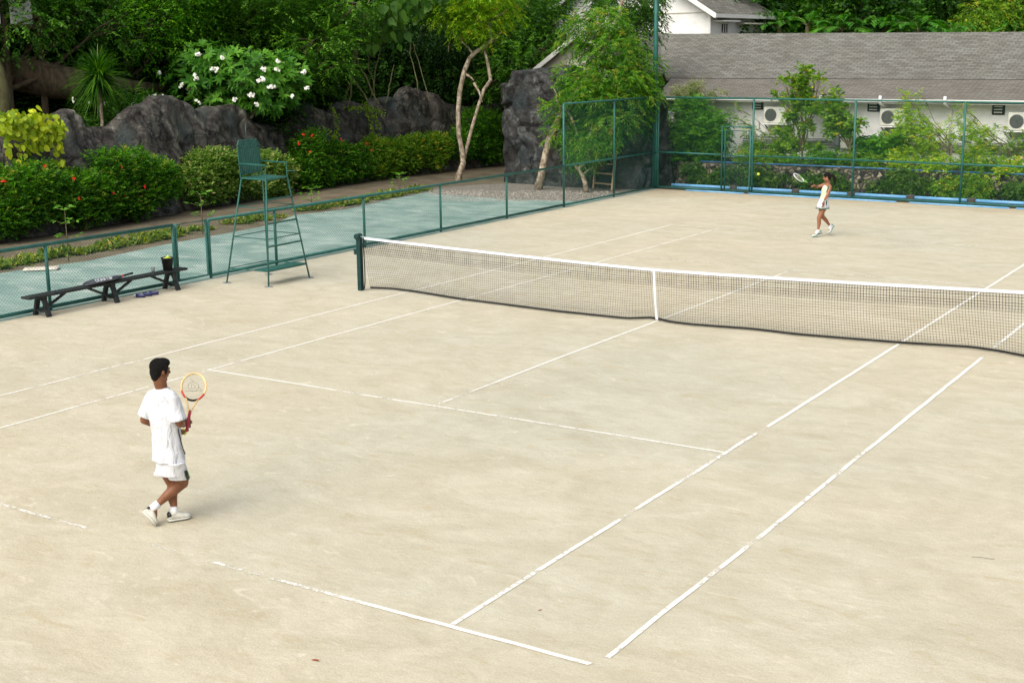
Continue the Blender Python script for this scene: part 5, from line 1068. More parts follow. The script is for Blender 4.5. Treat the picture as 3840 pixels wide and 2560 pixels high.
bush('broad bright green hibiscus bush with most of the red flowers', [(180, 440, 1.0, .55), (140, 470, .8, .4), (250, 450, .9, .5), (320, 440, .8, .5), (200, 490, .8, .22), (290, 475, .8, .3), (265, 395, .5, .5), (300, 375, .6, .35), (370, 420, .55, .5), (240, 362, .25, .2), (350, 390, .5, .3)], 'lf_hib', 5200, [(182, 457), (260, 444), (287, 448), (170, 412), (281, 385), (333, 428)])
bush('pale variegated bush directly left of the umpire chair', [(470, 390, .7, .55), (450, 420, .5, .6), (510, 400, .7, .55), (480, 430, .75, .45), (540, 420, .6, .5), (500, 365, .6, .25)], 'lf_var', 3300)
bush('small variegated bush seen through the umpire chair', [(610, 385, .55, .5), (640, 395, .55, .5), (590, 430, .6, .4), (630, 430, .45, .3)], 'lf_var', 1700)
bush('upright rounded bush with a few red flowers right of the umpire chair', [(708, 345, .55, .5), (700, 385, .7, .55), (735, 395, .6, .5), (690, 415, .6, .25), (720, 312, .22, .18)], 'lf_hib', 2600, [(687, 330), (718, 312), (712, 348), (696, 308)])
bush('green bush with yellowish leaves between the two red-flowered bushes of the far row', [(780, 360, .6, .45), (800, 390, .6, .4), (770, 400, .5, .2), (820, 370, .5, .5)], 'lf_hib', 2000, [(783, 320)])
bush('mid green bush half way along the far row beneath the hanging vine', [(860, 350, .6, .5), (850, 385, .65, .4), (890, 370, .6, .5), (905, 345, .5, .35)], 'lf_shrub', 2200, [(855, 345), (843, 330)])
bush('dull green bush left of the twin-trunk tree', [(950, 345, .8, .5), (1000, 340, .7, .5), (930, 370, .6, .35), (985, 370, .7, .3)], 'lf_shrub', 2600)
bush('dark bush in the shade behind the twin-trunk tree', [(1060, 330, .8, .6), (1110, 330, .9, .6), (1130, 290, .7, .6), (1090, 280, .6, .5), (1120, 355, .8, .3), (1150, 320, .6, .7)], 'lf_mid', 2400)
def far_left_bush():
    blobs = [(np.array([wbase(y)+.25, y, z]), (.55, .8, .5)) for y, z in ((-1.6, .95), (-2.6, .8), (-3.6, 1.0), (-4.6, .9), (-5.8, .8))]; b0 = (wbase(-3.4)+.1, -3.4, 0)
    t = thing('flowering_bush', 'green bush continuing beyond the left edge of the picture along the rock wall', 'bush', b0, group='bushes along the rock wall')
    trunk_mesh((b0[0], b0[1], .05), blobs, .035, (b0[0], b0[1], .6)).build('stems', M['barkd'], t, True, w=True); leaf_obj('foliage', [sprays(blobs, 2200, 8, .085, .047, tw=.22, up=.3, flat=.35, shell=.45)], M['lf_hib'], t, b0)
far_left_bush()
# creeper strands on the wall
cv = thing('creeper', 'thin creeper trailing down the rock wall right of the dip', 'creeper', (-20.5, 16.5, 2.0)); P = []
stems = MB()
for pl_ in (((838, 235), (848, 262), (856, 300), (862, 340)), ((758, 240), (775, 275), (772, 312), (764, 320)), ((845, 245), (862, 272), (875, 300)), ((860, 250), (885, 262)), ((795, 245), (825, 250), (850, 240))):
    q = []
    for (u0, v0), (u1, v1) in zip(pl_, pl_[1:]):
        for k in np.linspace(0, 1, 8, endpoint=False):
            X = -20.8
            for it in range(3): c = gx(u0+(u1-u0)*k, v0+(v1-v0)*k, X); X = wbase(c[1])-.35*max(0, c[2]/3)+.05
            q.append(Vector(c))
            for z in range(5): P.append(np.array(c)+RS.normal(size=3)*.05)
    stems.tube(q, .009, 5)
stems.build('stems', M['twig'], cv, True, w=True); P = np.array(P); n_ = len(P)
leaf_obj('leaves', [(*leaf_arrays(P, RS.normal(size=(n_, 3))+np.array([.4, -.2, -.5]), RS.normal(size=(n_, 3))*.5+np.array([.8, -.2, .5]), RS.uniform(.06, .12, n_), RS.uniform(.05, .09, n_), 1), RS.uniform(.1, .8, n_))], M['lf_yel'], cv, tuple(cv.location))

# border plants along the slab
def plant_mesh(n, r_, L_, Wd):
    th = RS.uniform(0, 2*PI, n); el = RS.uniform(.1, 1.3, n); d = np.stack([np.cos(th)*np.cos(el), np.sin(th)*np.cos(el), np.sin(el)], 1)
    p = RS.normal(size=(n, 3))*np.array([r_, r_, .02])+np.array([0, 0, .04])
    return (*leaf_arrays(p, d, RS.normal(size=(n, 3))*.3+np.array([0, 0, 1.]), L_*RS.uniform(.6, 1.2, n), Wd, 2, .25, [.4, 1., .1]), np.clip(RS.normal(.5, .27, n), 0, 1))
ptypes = []
for k in range(4):
    t = thing('border_plant', 'low yellow-green plant in the border row along the blue-green slab', 'plant', (0, 0, 0), group='low border plants along the slab')
    leaf_obj('leaves', [plant_mesh(95, .12, .24, .065)], M['lf_low'], t); ptypes.append(t)
bl = [(-210, 642), (-90, 626), (25, 608), (70, 598), (110, 592), (150, 585), (200, 578), (250, 566), (300, 556), (350, 550), (400, 540), (450, 530), (500, 522), (560, 508), (600, 504), (640, 496)]
bl2 = [(690, 484), (740, 476), (780, 470), (830, 462), (880, 452), (930, 443), (985, 434)]
cnt = 0
for L_ in (bl, bl2):
    g3 = [gz(*p) for p in L_]; tot = sum(np.linalg.norm(b-a) for a, b in zip(g3, g3[1:])); n_ = int(tot/.20)
    for i in range(n_):
        f = i/n_*(len(g3)-1); k = int(f); p = g3[k]+(g3[k+1]-g3[k])*(f-k)
        if random.random() < .12: continue
        src = ptypes[cnt % 4]; c = src if cnt < 4 else copy_tree(src); cnt += 1
        c.location = (p[0]+random.uniform(-.16, .2), p[1]+random.uniform(-.1, .1), -.02); c.rotation_euler = (0, 0, random.uniform(0, 6)); s_ = random.uniform(.65, 1.25); c.scale = (s_, s_, s_*random.uniform(.8, 1.15))
# young saplings in the border
def sapling(base, h, lab, n=26, lean=(0, 0)):
    t = thing('sapling', lab, 'sapling', base, group='young saplings beside the path'); top = (lean[0], lean[1], h)
    mb = MB(); mb.tube([(0, 0, -.03), (lean[0]*.5, lean[1]*.5, h*.5), top], [.014, .011, .007], 6); P = []; Dr = []
    for lv_ in range(3):
        hh = h*(.45+.27*lv_)
        for k in range(4):
            a_ = k*PI/2+lv_*.8+random.uniform(-.3, .3); L_ = .30*(1-.15*lv_)*random.uniform(.7, 1.2); e = Vector((lean[0]*hh/h+math.cos(a_)*L_, lean[1]*hh/h+math.sin(a_)*L_, hh+.08)); mb.tube([(lean[0]*hh/h, lean[1]*hh/h, hh), e], [.006, .003], 5)
            for z in range(5): P.append(tuple(e)); b_ = a_+random.gauss(0, .9); Dr.append((math.cos(b_), math.sin(b_), random.uniform(-.1, .5)))
    for z in range(7): P.append(top); b_ = random.uniform(0, 6.28); Dr.append((math.cos(b_), math.sin(b_), .5))
    mb.build('stem', M['twig'], t, True); P = np.array(P); Dr = np.array(Dr); n_ = len(P)
    leaf_obj('leaves', [(*leaf_arrays(P, Dr, RS.normal(size=(n_, 3))*.2+np.array([0, 0, 1.]), RS.uniform(.12, .2, n_), .06, 2, .2, [.3, 1., .1]), RS.uniform(.2, .9, n_))], M['lf_sap'], t)
sapling(gz(158, 598), 1.15, 'tallest light green sapling standing in the border behind the bench')
sapling(gz(466, 536), 1.0, 'light green sapling behind the gate left of the umpire chair')
sapling(gz(716, 482), .60, 'small light green sapling just right of the umpire chair')
sapling(gz(918, 448), .65, 'light green sapling in the border near the twin-trunk tree')

# ------------------------------------------------------------------ plants behind the far fence
def shrub(lab, base, pts, lm, n, L_=.10, Wd=.045, name='shrub', kr=.85, kn=.8, spread=.22, stems=True, m_=7, r0=.022, grp='shrubs between the far fence and the white wall', hang=.15, flat=.4):
    """pts: (s, t, z, r) leaf clusters in the fence frame; thin branching stems reach each cluster"""
    bs = W(*base); t = thing(name, lab, 'shrub' if name == 'shrub' else name.replace('_', ' '), bs, group=grp); n = int(n*kn); C3 = [(W(s, tt, z), (r*kr, r*kr, r*kr*.8)) for s, tt, z, r in pts]
    mb = MB(); trunkp = [Vector(bs), Vector(bs)+Vector((random.uniform(-.05, .05), 0, (max(c[0][2] for c in C3)-bs[2])*.35))]
    mb.tube(trunkp, [r0*1.2, r0], 7)
    for c, r in C3:
        s0 = trunkp[0].lerp(trunkp[1], random.uniform(.3, 1)); q = limb_path(s0, c, 4, .10); mb.tube(q, [r0*.8, r0*.6, r0*.45, r0*.35, r0*.2], 5)
        for k in range(5):
            e = Vector(tuple(c))+Vector((random.gauss(0, 1), random.gauss(0, 1), random.gauss(0, 1)))*r[0]*.6; mb.tube([q[3], e], [r0*.25, r0*.12], 4)
    mb.build('stems', M['twig'], t, True, w=True)
    leaf_obj('foliage', [sprays(C3, n, m_, L_, Wd, tw=.22, up=.15, flat=flat, shell=.05, hang=hang)], M[lm], t, bs); return t
def UV(u, v, t): s, _, z = gt(u, v, t); return s, t, z
def cl(lst, t): return [(*UV(u, v, t+dt), r) for u, v, r, dt in lst]
shrub('big dense dark green shrub filling the fence corner beside the doorway', (1.2, 2.4, .78), cl([(1560, 290, .5, 0), (1600, 260, .5, 0), (1640, 280, .5, 0), (1580, 330, .6, -.2), (1630, 330, .55, -.2), (1540, 330, .45, 0), (1600, 300, .6, -.3), (1560, 250, .35, 0), (1650, 310, .45, 0), (1620, 360, .4, -.4), (1560, 360, .4, -.4), (1665, 345, .25, 0), (1600, 235, .35, 0)], 2.4), 'lf_mid', 3400, .11, .045, kr=1, kn=1)
shrub('pale grey-green flowering bush against the roof edge above the dense corner shrub', (.7, 3.0, .78), cl([(1560, 212, .25, 0), (1590, 205, .28, 0), (1605, 196, .18, 0), (1575, 225, .3, 0), (1650, 212, .2, 0), (1630, 218, .2, 0)], 3.0), 'lf_pale', 420, .09, .03)
shrub('straggly thin bush on the white wall right of the doorway', (3.6, 3.2, .78), cl([(1700, 275, .2, 0), (1690, 250, .15, 0), (1730, 330, .25, 0), (1755, 340, .3, 0), (1720, 300, .2, 0), (1765, 370, .3, 0), (1740, 365, .3, 0), (1720, 340, .3, 0), (1670, 260, .15, 0), (1770, 310, .2, 0)], 3.2), 'lf_shrub', 620, .09, .04)
shrub('slim small tree rising above the gutter of the long house', (*UV(1842, 388, 2.6)[:2], .78), cl([(1846, 155, .12, 0), (1846, 172, .16, 0), (1820, 180, .14, 0), (1835, 195, .22, 0), (1870, 182, .15, 0), (1885, 178, .1, 0), (1850, 215, .2, 0), (1800, 185, .1, 0), (1845, 240, .22, 0), (1815, 225, .18, 0), (1790, 215, .15, 0), (1870, 250, .22, 0), (1820, 262, .22, 0), (1800, 300, .22, 0), (1850, 290, .2, 0), (1815, 330, .25, 0), (1870, 340, .2, 0), (1790, 335, .22, 0), (1880, 220, .12, 0), (1855, 160, .12, 0), (1780, 360, .25, 0)], 2.6), 'lf_shrub', 1250, .12, .055, 'small_tree', r0=.03, grp='small trees behind the far fence')
shrub('young round-leaved tree beside the white electrical box', (*UV(1952, 382, 2.2)[:2], .78), cl([(1925, 238, .16, 0), (1905, 245, .16, 0), (1930, 262, .18, 0), (1900, 268, .14, 0), (1945, 280, .2, 0), (1925, 290, .18, 0), (1965, 290, .16, 0), (1920, 225, .1, 0), (1978, 275, .1, 0), (1910, 300, .15, 0), (1940, 305, .15, 0), (1915, 205, .08, 0), (1895, 228, .1, 0)], 2.2), 'lf_shrub', 520, .12, .07, 'small_tree', r0=.025, grp='small trees behind the far fence')
shrub('dark leafy low shrub spreading right of the white electrical box', (7.6, 2.4, .78), cl([(1975, 325, .22, 0), (2000, 335, .32, 0), (2030, 330, .32, 0), (2000, 360, .32, 0), (1970, 355, .25, 0), (2045, 350, .32, 0), (2060, 320, .25, 0), (1985, 372, .25, 0)], 2.4), 'lf_mid', 900, .12, .06)
shrub('yellow-green feathery shrub climbing past the air conditioner between the drainpipes', (9.0, 2.6, .78), cl([(2075, 265, .25, 0), (2085, 225, .14, 0), (2100, 245, .2, 0), (2110, 280, .28, 0), (2080, 300, .32, 0), (2120, 310, .32, 0), (2060, 335, .32, 0), (2100, 345, .38, 0), (2140, 335, .28, 0), (2130, 365, .3, 0), (2070, 215, .1, 0), (2150, 300, .2, 0), (2045, 310, .2, 0), (2165, 355, .2, 0), (2115, 218, .1, 0)], 2.6), 'lf_yel', 1500, .10, .035)
shrub('sparse yellowish shrub right of the second long drainpipe', (11.0, 2.8, .78), cl([(2215, 260, .16, 0), (2190, 280, .18, 0), (2225, 290, .25, 0), (2245, 310, .28, 0), (2200, 320, .2, 0), (2260, 340, .3, 0), (2225, 350, .28, 0), (2175, 310, .15, 0), (2210, 240, .12, 0), (2270, 300, .18, 0)], 2.8), 'lf_yel', 760, .09, .032)
shrub('thin bare-stemmed shrub at the right edge in front of the last air conditioner', (12.6, 2.8, .78), cl([(2300, 300, .2, 0), (2330, 330, .28, 0), (2290, 345, .25, 0), (2320, 365, .28, 0), (2350, 345, .3, 0), (2270, 370, .25, 0), (2375, 310, .4, 0), (2400, 350, .5, 0)], 2.8), 'lf_shrub', 640, .09, .035)
# low growth along the foot of the white wall, spilling over the stone edge
for i, (s_, lm_, lab) in enumerate([(3.0, 'lf_shrub', 'low loose shrub behind the doorway at the foot of the white wall'), (4.7, 'lf_mid', 'low green growth at the foot of the slim small tree'), (6.3, 'lf_shrub', 'low growth under the white electrical box'), (8.3, 'lf_yel', 'low bright shrub below the air conditioner between the drainpipes'), (9.9, 'lf_shrub', 'low shrub below the second long drainpipe'), (11.3, 'lf_yel', 'low yellowish shrub beneath the off-white electrical box'), (12.9, 'lf_shrub', 'low shrub at the right edge at the foot of the white wall')]):
    shrub(lab, (s_, 2.1, .78), [(s_+random.uniform(-.8, .8), 1.5+random.uniform(0, .9), .85+random.uniform(0, .32), random.uniform(.16, .28)) for k in range(7)], lm_, 330, .10, .045, kr=1, kn=1, r0=.012)
# creepers covering the stone retaining wall
def wall_creeper(lab, s0, s1, dens, lm, zc=.45):
    n = int((s1-s0)*dens); bl_ = []
    for i in range(max(4, int((s1-s0)*5))):
        s = random.uniform(s0+.2, s1-.2); z = random.uniform(.28, .75); bl_.append((W(s, 1.05+z*.2, z), (.35, .16, .2)))
    t = thing('wall_creeper', lab, 'creeper', W((s0+s1)/2, 1.1, 0), group='creepers on the stone retaining wall'); leaf_obj('leaves', [sprays(bl_, n, 7, .10, .045, tw=.22, up=-.2, flat=.4, hang=.35, shell=0)], M[lm], t, tuple(t.location)); return t
wall_creeper('low creeper patch on the stone wall in the fence corner', .3, 2.2, 330, 'lf_ivy')
wall_creeper('sparse creeper on the stone wall behind the doorway', 2.2, 4.2, 190, 'lf_ivy')
wall_creeper('thin dark creeper on the stone wall behind the ball', 4.2, 6.4, 250, 'lf_ivy')
wall_creeper('thick creeper on the stone wall just right of the woman', 6.4, 8.9, 430, 'lf_ivy')
wall_creeper('bright thick creeper on the stone wall in the middle right', 8.9, 11, 520, 'lf_shrub')
wall_creeper('dense dark green creeper on the stone wall at the right edge', 11, 16, 430, 'lf_ivy')
wall_creeper('creeper on the stone wall beyond the right edge', 16, 22, 100, 'lf_ivy')

# palms behind the roof, top right
def palm(lab, c, nf, L_, up=1.0):
    t = thing('palm', lab, 'palm', (c[0], c[1], hz(c[0], c[1])), group='palms behind the long roof'); parts = []; mb = MB(); base = Vector(tuple(map(float, c)))
    mb.tube([(c[0], c[1], hz(c[0], c[1])), tuple(base)], [.14, .09], 9)
    for f in range(nf):
        a_ = random.uniform(0, 2*PI); el = random.uniform(.5, 1.35)*up; d = Vector((math.cos(a_)*math.cos(el), math.sin(a_)*math.cos(el), math.sin(el))); pts_ = []
        for k in range(9): q = k/8; pts_.append(base+d*L_*q+Vector((0, 0, -1))*L_*.55*q*q)
        mb.tube(pts_, [.018-.0016*k for k in range(9)], 4); P = []; Dd = []
        for k in range(26):
            q = .15+.85*k/26; i = min(int(q*8), 7); p = pts_[i].lerp(pts_[i+1], q*8-i); tg = (pts_[i+1]-pts_[i]).normalized(); sd_ = tg.cross(Vector((0, 0, 1))).normalized()
            for s_ in (1, -1): P.append(tuple(p)); Dd.append(tuple(tg*.7+sd_*s_+Vector((0, 0, .15))))
        P = np.array(P); Dd = np.array(Dd); n_ = len(P)
        parts.append((*leaf_arrays(P, Dd, np.tile([[0, 0, 1.]], (n_, 1)), L_*.30, .045, 2, .3, [.6, 1, .1]), np.clip(RS.normal(.5, .15, n_)+random.uniform(-.2, .2), 0, 1)))
    mb.build('trunk', M['twig'], t, True, w=True); leaf_obj('fronds', parts, M['lf_palm'], t, tuple(t.location))
for i, (u, v, d, nf, L_) in enumerate([(1855, 60, 57, 13, 1.5), (1930, 75, 56, 15, 1.6), (2030, 78, 57, 14, 1.7), (2110, 78, 56, 16, 1.7), (2190, 80, 57, 12, 1.4), (1790, 60, 57, 10, 1.3), (2330, 80, 57, 9, 1.2)]):
    palm(['bushy palm beside the roof corner of the upper house', 'palm just right of the upper house eave', 'palm with upright fronds over the middle of the grey ridge', 'brightest fan-like palm over the grey ridge', 'short palm right of the brightest palm on the ridge', 'small palm right behind the upper house gutter', 'small palm near the right edge above the ridge'][i], gd(u, v, d), nf, L_)
tree('round_tree', 'drooping fine-leaved tree beyond the roof ridge near the right edge', 'tree', gd(2260, 122, 60)*np.array([1, 1, 0]), [B(2260, 40, 60, (1.3, 1.3, .9)), B(2300, 55, 60, (1.2, 1.2, .8)), B(2230, 60, 59.5, (.9, .9, .6)), B(2340, 20, 60, (1.2, 1.2, .9))], dict(n=1100, m=9, L=.16, Wd=.05, tw=.4, up=0, flat=.5, hang=.4), 'lf_shrub', 'barkd', .15)
tree('round_tree', 'bright leafy tree beside the upper house beyond the ridge', 'tree', gd(1830, 122, 61)*np.array([1, 1, 0]), [B(1830, 20, 61, (1.5, 1.4, .8)), B(1880, 40, 60, (1.2, 1.2, .7)), B(1960, 20, 61, (1.6, 1.4, .8)), B(2040, 10, 61, (1.3, 1.2, .7))], dict(n=1500, m=9, L=.17, Wd=.06, tw=.4, up=0, flat=.6, hang=.3), 'lf_mid', 'barkd', .15)

# ------------------------------------------------------------------ people
def finish(o, vox, smooth=2, fac=.5):
    m = o.modifiers.new('rm', 'REMESH'); m.mode = 'VOXEL'; m.voxel_size = vox; m.use_smooth_shade = True
    if smooth: s_ = o.modifiers.new('sm', 'SMOOTH'); s_.iterations = smooth; s_.factor = fac
    return o
ctex = bpy.data.textures.new('cloth_folds', 'CLOUDS'); ctex.noise_scale = .16; ctex.noise_depth = 1
def folds(o, k=.022):
    d = o.modifiers.new('folds', 'DISPLACE'); d.texture = ctex; d.strength = k; d.mid_level = .5; d.texture_coords = 'LOCAL'; return o
def V3(p): return Vector(tuple(map(float, p)))
def hand(mb, wrist, palm_dir, back, curl, thumb_side, sc=1.0, spread=.35):
    """palm box-like ellipsoid, four fingers with two bends, thumb from the side of the palm"""
    d = V3(palm_dir).normalized(); b = V3(back); b = (b-d*b.dot(d)).normalized(); s_ = d.cross(b)*thumb_side; w_ = V3(wrist)
    mb.tube([w_, w_+d*.045*sc], [.026*sc, .03*sc], 10, rnd=True)
    for k in range(4): mb.tube([w_+d*.02*sc+s_*(.027-.018*k)*sc, w_+d*.085*sc+s_*(.030-.0195*k)*sc], [.0135*sc, .0115*sc], 8, rnd=True)
    for k, L_ in enumerate((.072, .080, .074, .058)):
        r_ = .0088*sc; p = w_+d*.088*sc+s_*(.030-.0195*k)*sc; pts = [p]; a_ = 0
        for j, f in enumerate((.45, .30, .25)): a_ += curl[j]; p = p+(d*math.cos(a_)-b*math.sin(a_))*L_*f*sc; pts.append(p)
        mb.tube(pts, [r_*1.05, r_, r_*.93, r_*.8], 8, rnd=True)
    p = w_+d*.025*sc+s_*.026*sc; e1 = p+(d*.6+s_*.75-b*.25*(1 if curl[0] > .5 else .2)).normalized()*.042*sc; e2 = e1+(d*.75-b*.65*(curl[0] > .5)-s_*.25*(curl[0] > .5)).normalized()*.038*sc
    mb.tube([p, e1, e2], [.014*sc, .011*sc, .0095*sc], 8, rnd=True)
def frame(f, u=(0, 0, 1)):
    f = V3(f).normalized(); r_ = f.cross(V3(u)).normalized(); up = r_.cross(f); return Matrix((r_, f, up)).transposed()
def head(mb, c, fwd, sc=1.0, up=(0, 0, 1)):
    """c is the skull centre; local x right, y forward, z up"""
    m = frame(fwd, up); c = V3(c); L = lambda x, y, z: c+m @ Vector((x, y, z))*sc
    mb.ell(L(0, -.012, .025), (.072*sc, .090*sc, .086*sc), m); mb.ell(L(0, .028, -.028), (.055*sc, .060*sc, .075*sc), m); mb.ell(L(0, .052, -.092), (.030*sc, .026*sc, .022*sc), m)
    for sx in (1, -1): mb.ell(L(sx*.040, .010, -.065), (.022*sc, .045*sc, .028*sc), m); mb.ell(L(sx*.034, .068, -.022), (.020*sc, .016*sc, .018*sc), m); mb.ell(L(sx*.075, -.005, -.005), (.009*sc, .020*sc, .033*sc), m)
    mb.tube([L(0, .080, .02), L(0, .104, -.026)], [.009*sc, .013*sc], 8, rnd=True); mb.ell(L(0, .079, -.058), (.024*sc, .013*sc, .010*sc), m); mb.tube([L(-.035, .078, .022), L(.035, .078, .022)], .010*sc, 8, rnd=True)
    return L, m
def shoe(parent, heel, toe, up, col_sole, off, sc=1.0, heelcol='blackg'):
    """heel/toe: points on the sole line"""
    h, t = V3(heel), V3(toe); d = (t-h).normalized(); u = V3(up); u = (u-d*u.dot(d)).normalized(); s_ = d.cross(u); L_ = (t-h).length
    def ring(a_, w_, z0, z1): c = h+d*L_*a_; return [c+s_*w_*math.cos(q)*sc+u*(z0+(z1-z0)*(.5+.5*math.sin(q)))*sc for q in np.linspace(0, 2*PI, 14, endpoint=False)]
    pr = [(0, .020, .0, .05), (.03, .032, 0, .078), (.15, .037, 0, .092), (.32, .037, 0, .088), (.48, .041, 0, .078), (.66, .048, 0, .060), (.82, .046, 0, .050), (.94, .034, .002, .042), (1.0, .015, .006, .028)]
    ob = MB().rings([ring(*p) for p in pr]).build('shoe', M['shoe'], parent, True, off=off)
    m = ob.modifiers.new('sub', 'SUBSURF'); m.levels = 1; m.render_levels = 1
    pr2 = [(-.01, .024, -.006, .022), (.05, .036, -.006, .022), (.3, .037, -.006, .02), (.66, .051, -.006, .02), (.86, .046, -.005, .018), (1.01, .018, -.002, .016)]
    MB().rings([ring(*p) for p in pr2]).build('sole', M[col_sole], ob, True, off=off)
    mb = MB(); mb.rings([ring(a_, w_*1.03, z0, z1) for a_, w_, z0, z1 in ((-.008, .022, .03, .074), (.06, .035, .028, .085), (.12, .037, .035, .080))]); mb.build('heel_patch', M[heelcol], ob, True, off=off)
    mb = MB()
    for a_ in (.36, .44, .52, .60): c = h+d*L_*a_+u*(.092-.038*(a_-.3)/.35)*sc; mb.tube([c-s_*.02*sc, c+u*.003, c+s_*.02*sc], .0025*sc, 5)
    mb.build('laces', M['sock'], ob, True, off=off); return ob
def ering(c, rx, ry, m, n=28, fold=0, ph=0, amp=0):
    c = V3(c); out = []
    for q in range(n):
        a_ = 2*PI*q/n; k = 1+amp*math.sin(fold*a_+ph); out.append(c+m @ Vector((rx*math.cos(a_)*k, ry*math.sin(a_)*k, 0)))
    return out

# ---- man, seen from behind, walking towards the net
FH = np.array([math.sin(YAW), math.cos(YAW), 0.]); mg = gz((400+530*.5102)/S, (1250+1385*.5102)/S); D0 = (mg-CAM)@FH
def MP(cx_, cy_, dd=0.):
    d = ray((400+cx_*.5102)/S, (1250+cy_*.5102)/S); k = (D0+dd)/(d@FH); return CAM+k*d
body = MB()
neck = MP(402, 385, 0); hipc = MP(468, 960, .0); chest = MP(398, 540, 0)
shR, shL = MP(478, 462, -.10), MP(332, 456, .11); elR, wrR = MP(535, 655, -.12), MP(566, 672, .10); elL, wrL = MP(276, 636, .10), MP(500, 706, .26)
hpR, hpL = MP(515, 985, -.05), MP(438, 975, .08); knR, anR = MP(560, 1095, .09), MP(345, 1278, -.06); knL, anL = MP(490, 1110, .14), MP(495, 1305, .05)
torso_ax = (V3(neck)-V3(hipc)).normalized()
mw = frame((0, 1, .0)); 
def seg(mb, a_, b_, r_, n=14): mb.tube([V3(a_).lerp(V3(b_), i/(len(r_)-1)) for i in range(len(r_))], r_, n, rnd=True)
for c, r_ in ((V3(hipc), (.120, .085, .10)), (V3(hipc).lerp(V3(neck), .25), (.125, .085, .12)), (V3(hipc).lerp(V3(neck), .55), (.125, .088, .16)), (V3(hipc).lerp(V3(neck), .76), (.125, .080, .11))): body.ell(c, r_, mw)
seg(body, V3(hipc).lerp(V3(neck), .85), V3(neck)+torso_ax*.05, [.062, .057, .055]); seg(body, V3(shL), V3(shR), [.045, .050, .052, .050, .045])
for s_, e, w_ in ((shR, elR, wrR), (shL, elL, wrL)): seg(body, s_, e, [.044, .044, .041, .040]); seg(body, e, w_, [.041, .042, .034, .026])
for h, k_, a_ in ((hpR, knR, anR), (hpL, knL, anL)):
    seg(body, h, k_, [.080, .080, .070, .060]); kk, aa = V3(k_), V3(a_); back = Vector((0, -.018, 0))
    body.tube([kk, kk.lerp(aa, .25)+back, kk.lerp(aa, .5)+back, kk.lerp(aa, .8), aa], [.058, .058, .048, .034, .034], 14, rnd=True)
hc = V3(MP(388, 270, .0)); fw = Vector((.22, .95, -.10)); Lh, mh = head(body, hc+Vector((.012, .0, -.0)), fw, .98)
body.tube([V3(neck)+Vector((0, 0, -.02)), hc+Vector((-.0, -.025, -.07))], [.06, .056], 14, rnd=True)
# hands: right hand wraps the grip, left hand cups the ball
gB, gT = V3(MP(580, 745, .14)), V3(MP(606, 585, .17)); rk_dir = (V3(MP(652, 290, .40))-V3(MP(603, 590, .17))).normalized()
hr = V3(wrR); hand(body, hr, V3(MP(606, 640, .16))-hr, (.8, -.5, .2), (.9, 1.1, .9), 1, 1.0)
ballc = V3(MP(566, 722, .30)); hl = V3(wrL); hand(body, hl, (.9, .25, -.25), (-.2, .2, -1), (.5, .6, .4), -1, 1.0)
foot = lambda mb, a_, t_: mb.tube([V3(a_), V3(a_).lerp(V3(t_), .35)+Vector((0, 0, -.02)), V3(t_)], [.036, .034, .022], 10, rnd=True)
mb0 = V3((mg[0], mg[1], 0)); tr_ = V3(MP(360, 1448, -.13)); tr_.z = max(tr_.z, .015); hlr = V3(MP(262, 1312, -.12)); 
foot(body, anR, V3(tr_).lerp(V3(anR), .35)); tl_ = V3(MP(618, 1362, .12)); tl_.z = .012; hll = V3(MP(452, 1400, .0)); hll.z = .012; foot(body, anL, tl_.lerp(V3(anL), .4))
man = finish(body.build('person', M['skin'], None, True), .0065, 2); base_at(man, (mg[0], mg[1], 0)); off = tuple(man.location)
tag(man, 'man in white t-shirt and shorts seen from behind holding up a racket', 'person')
hr_ = MB(); sc = .98
hr_.ell(Lh(0, -.022, .040), (.084*sc, .098*sc, .088*sc), mh); hr_.ell(Lh(0, -.055, -.015), (.072*sc, .058*sc, .075*sc), mh); hr_.ell(Lh(0, .025, .078), (.070*sc, .070*sc, .048*sc), mh); hr_.ell(Lh(0, -.062, -.062), (.052, .034, .045), mh)
for sx in (1, -1): hr_.ell(Lh(sx*.070, .012, .015), (.016, .028, .05), mh)
o = folds(finish(hr_.build('hair', M['hair'], man, True, off=off), .006, 1), .012)
# T-shirt: lofted torso with soft folds plus sleeves
sh = MB(); hem = V3(MP(458, 932, .0)); nk = V3(MP(400, 398, 0)); ax = nk-hem; rr = []
for f, rx, ry in ((0, .180, .136), (.04, .178, .134), (.18, .166, .124), (.36, .158, .118), (.55, .168, .122), (.70, .172, .120), (.82, .168, .112), (.90, .140, .098), (.96, .100, .082), (1.0, .070, .064)):
    c = hem+ax*f; rr.append(ering(c+Vector((.0, .0, 0)), rx, ry, frame((0, 1, 0)), 36, 7, f*4, .030*(1-f)+.006))
sh.rings(rr)
def sleeve(a_, e, f=.86):
    a_, e = V3(a_), V3(e); end = a_.lerp(e, f); sh.tube([a_+Vector((0, 0, -.01)), a_.lerp(end, .3), a_.lerp(end, .7), end], [.066, .068, .070, .077], 18, rnd=False)
sh.tube([V3(shL)+Vector((0, 0, .0)), V3(nk)+Vector((0, 0, -.065)), V3(shR)], [.060, .070, .060], 16, rnd=True)
sleeve(shR, elR, .92); sleeve(shL, elL, .86)
shirt = folds(finish(sh.build('t_shirt', M['shirt'], man, True, off=off), .0075, 2), .024)
st = MB(); st.tube([V3(MP(x, y, d)) for x, y, d in ((524, 695, -.07), (534, 745, -.075), (548, 800, -.085), (562, 850, -.09), (577, 885, -.09))], .006, 6); st.build('side_piping', M['blackg'], shirt, True, off=off)
st = MB(); st.tube([V3(MP(x, y, -.14)) for x, y in ((570, 615), (576, 625), (578, 640))], .006, 6); st.build('cuff_trim', M['green'], shirt, True, off=off)
sr = MB(); hemR, hemL = V3(MP(535, 1062, .02)), V3(MP(425, 1035, .12))
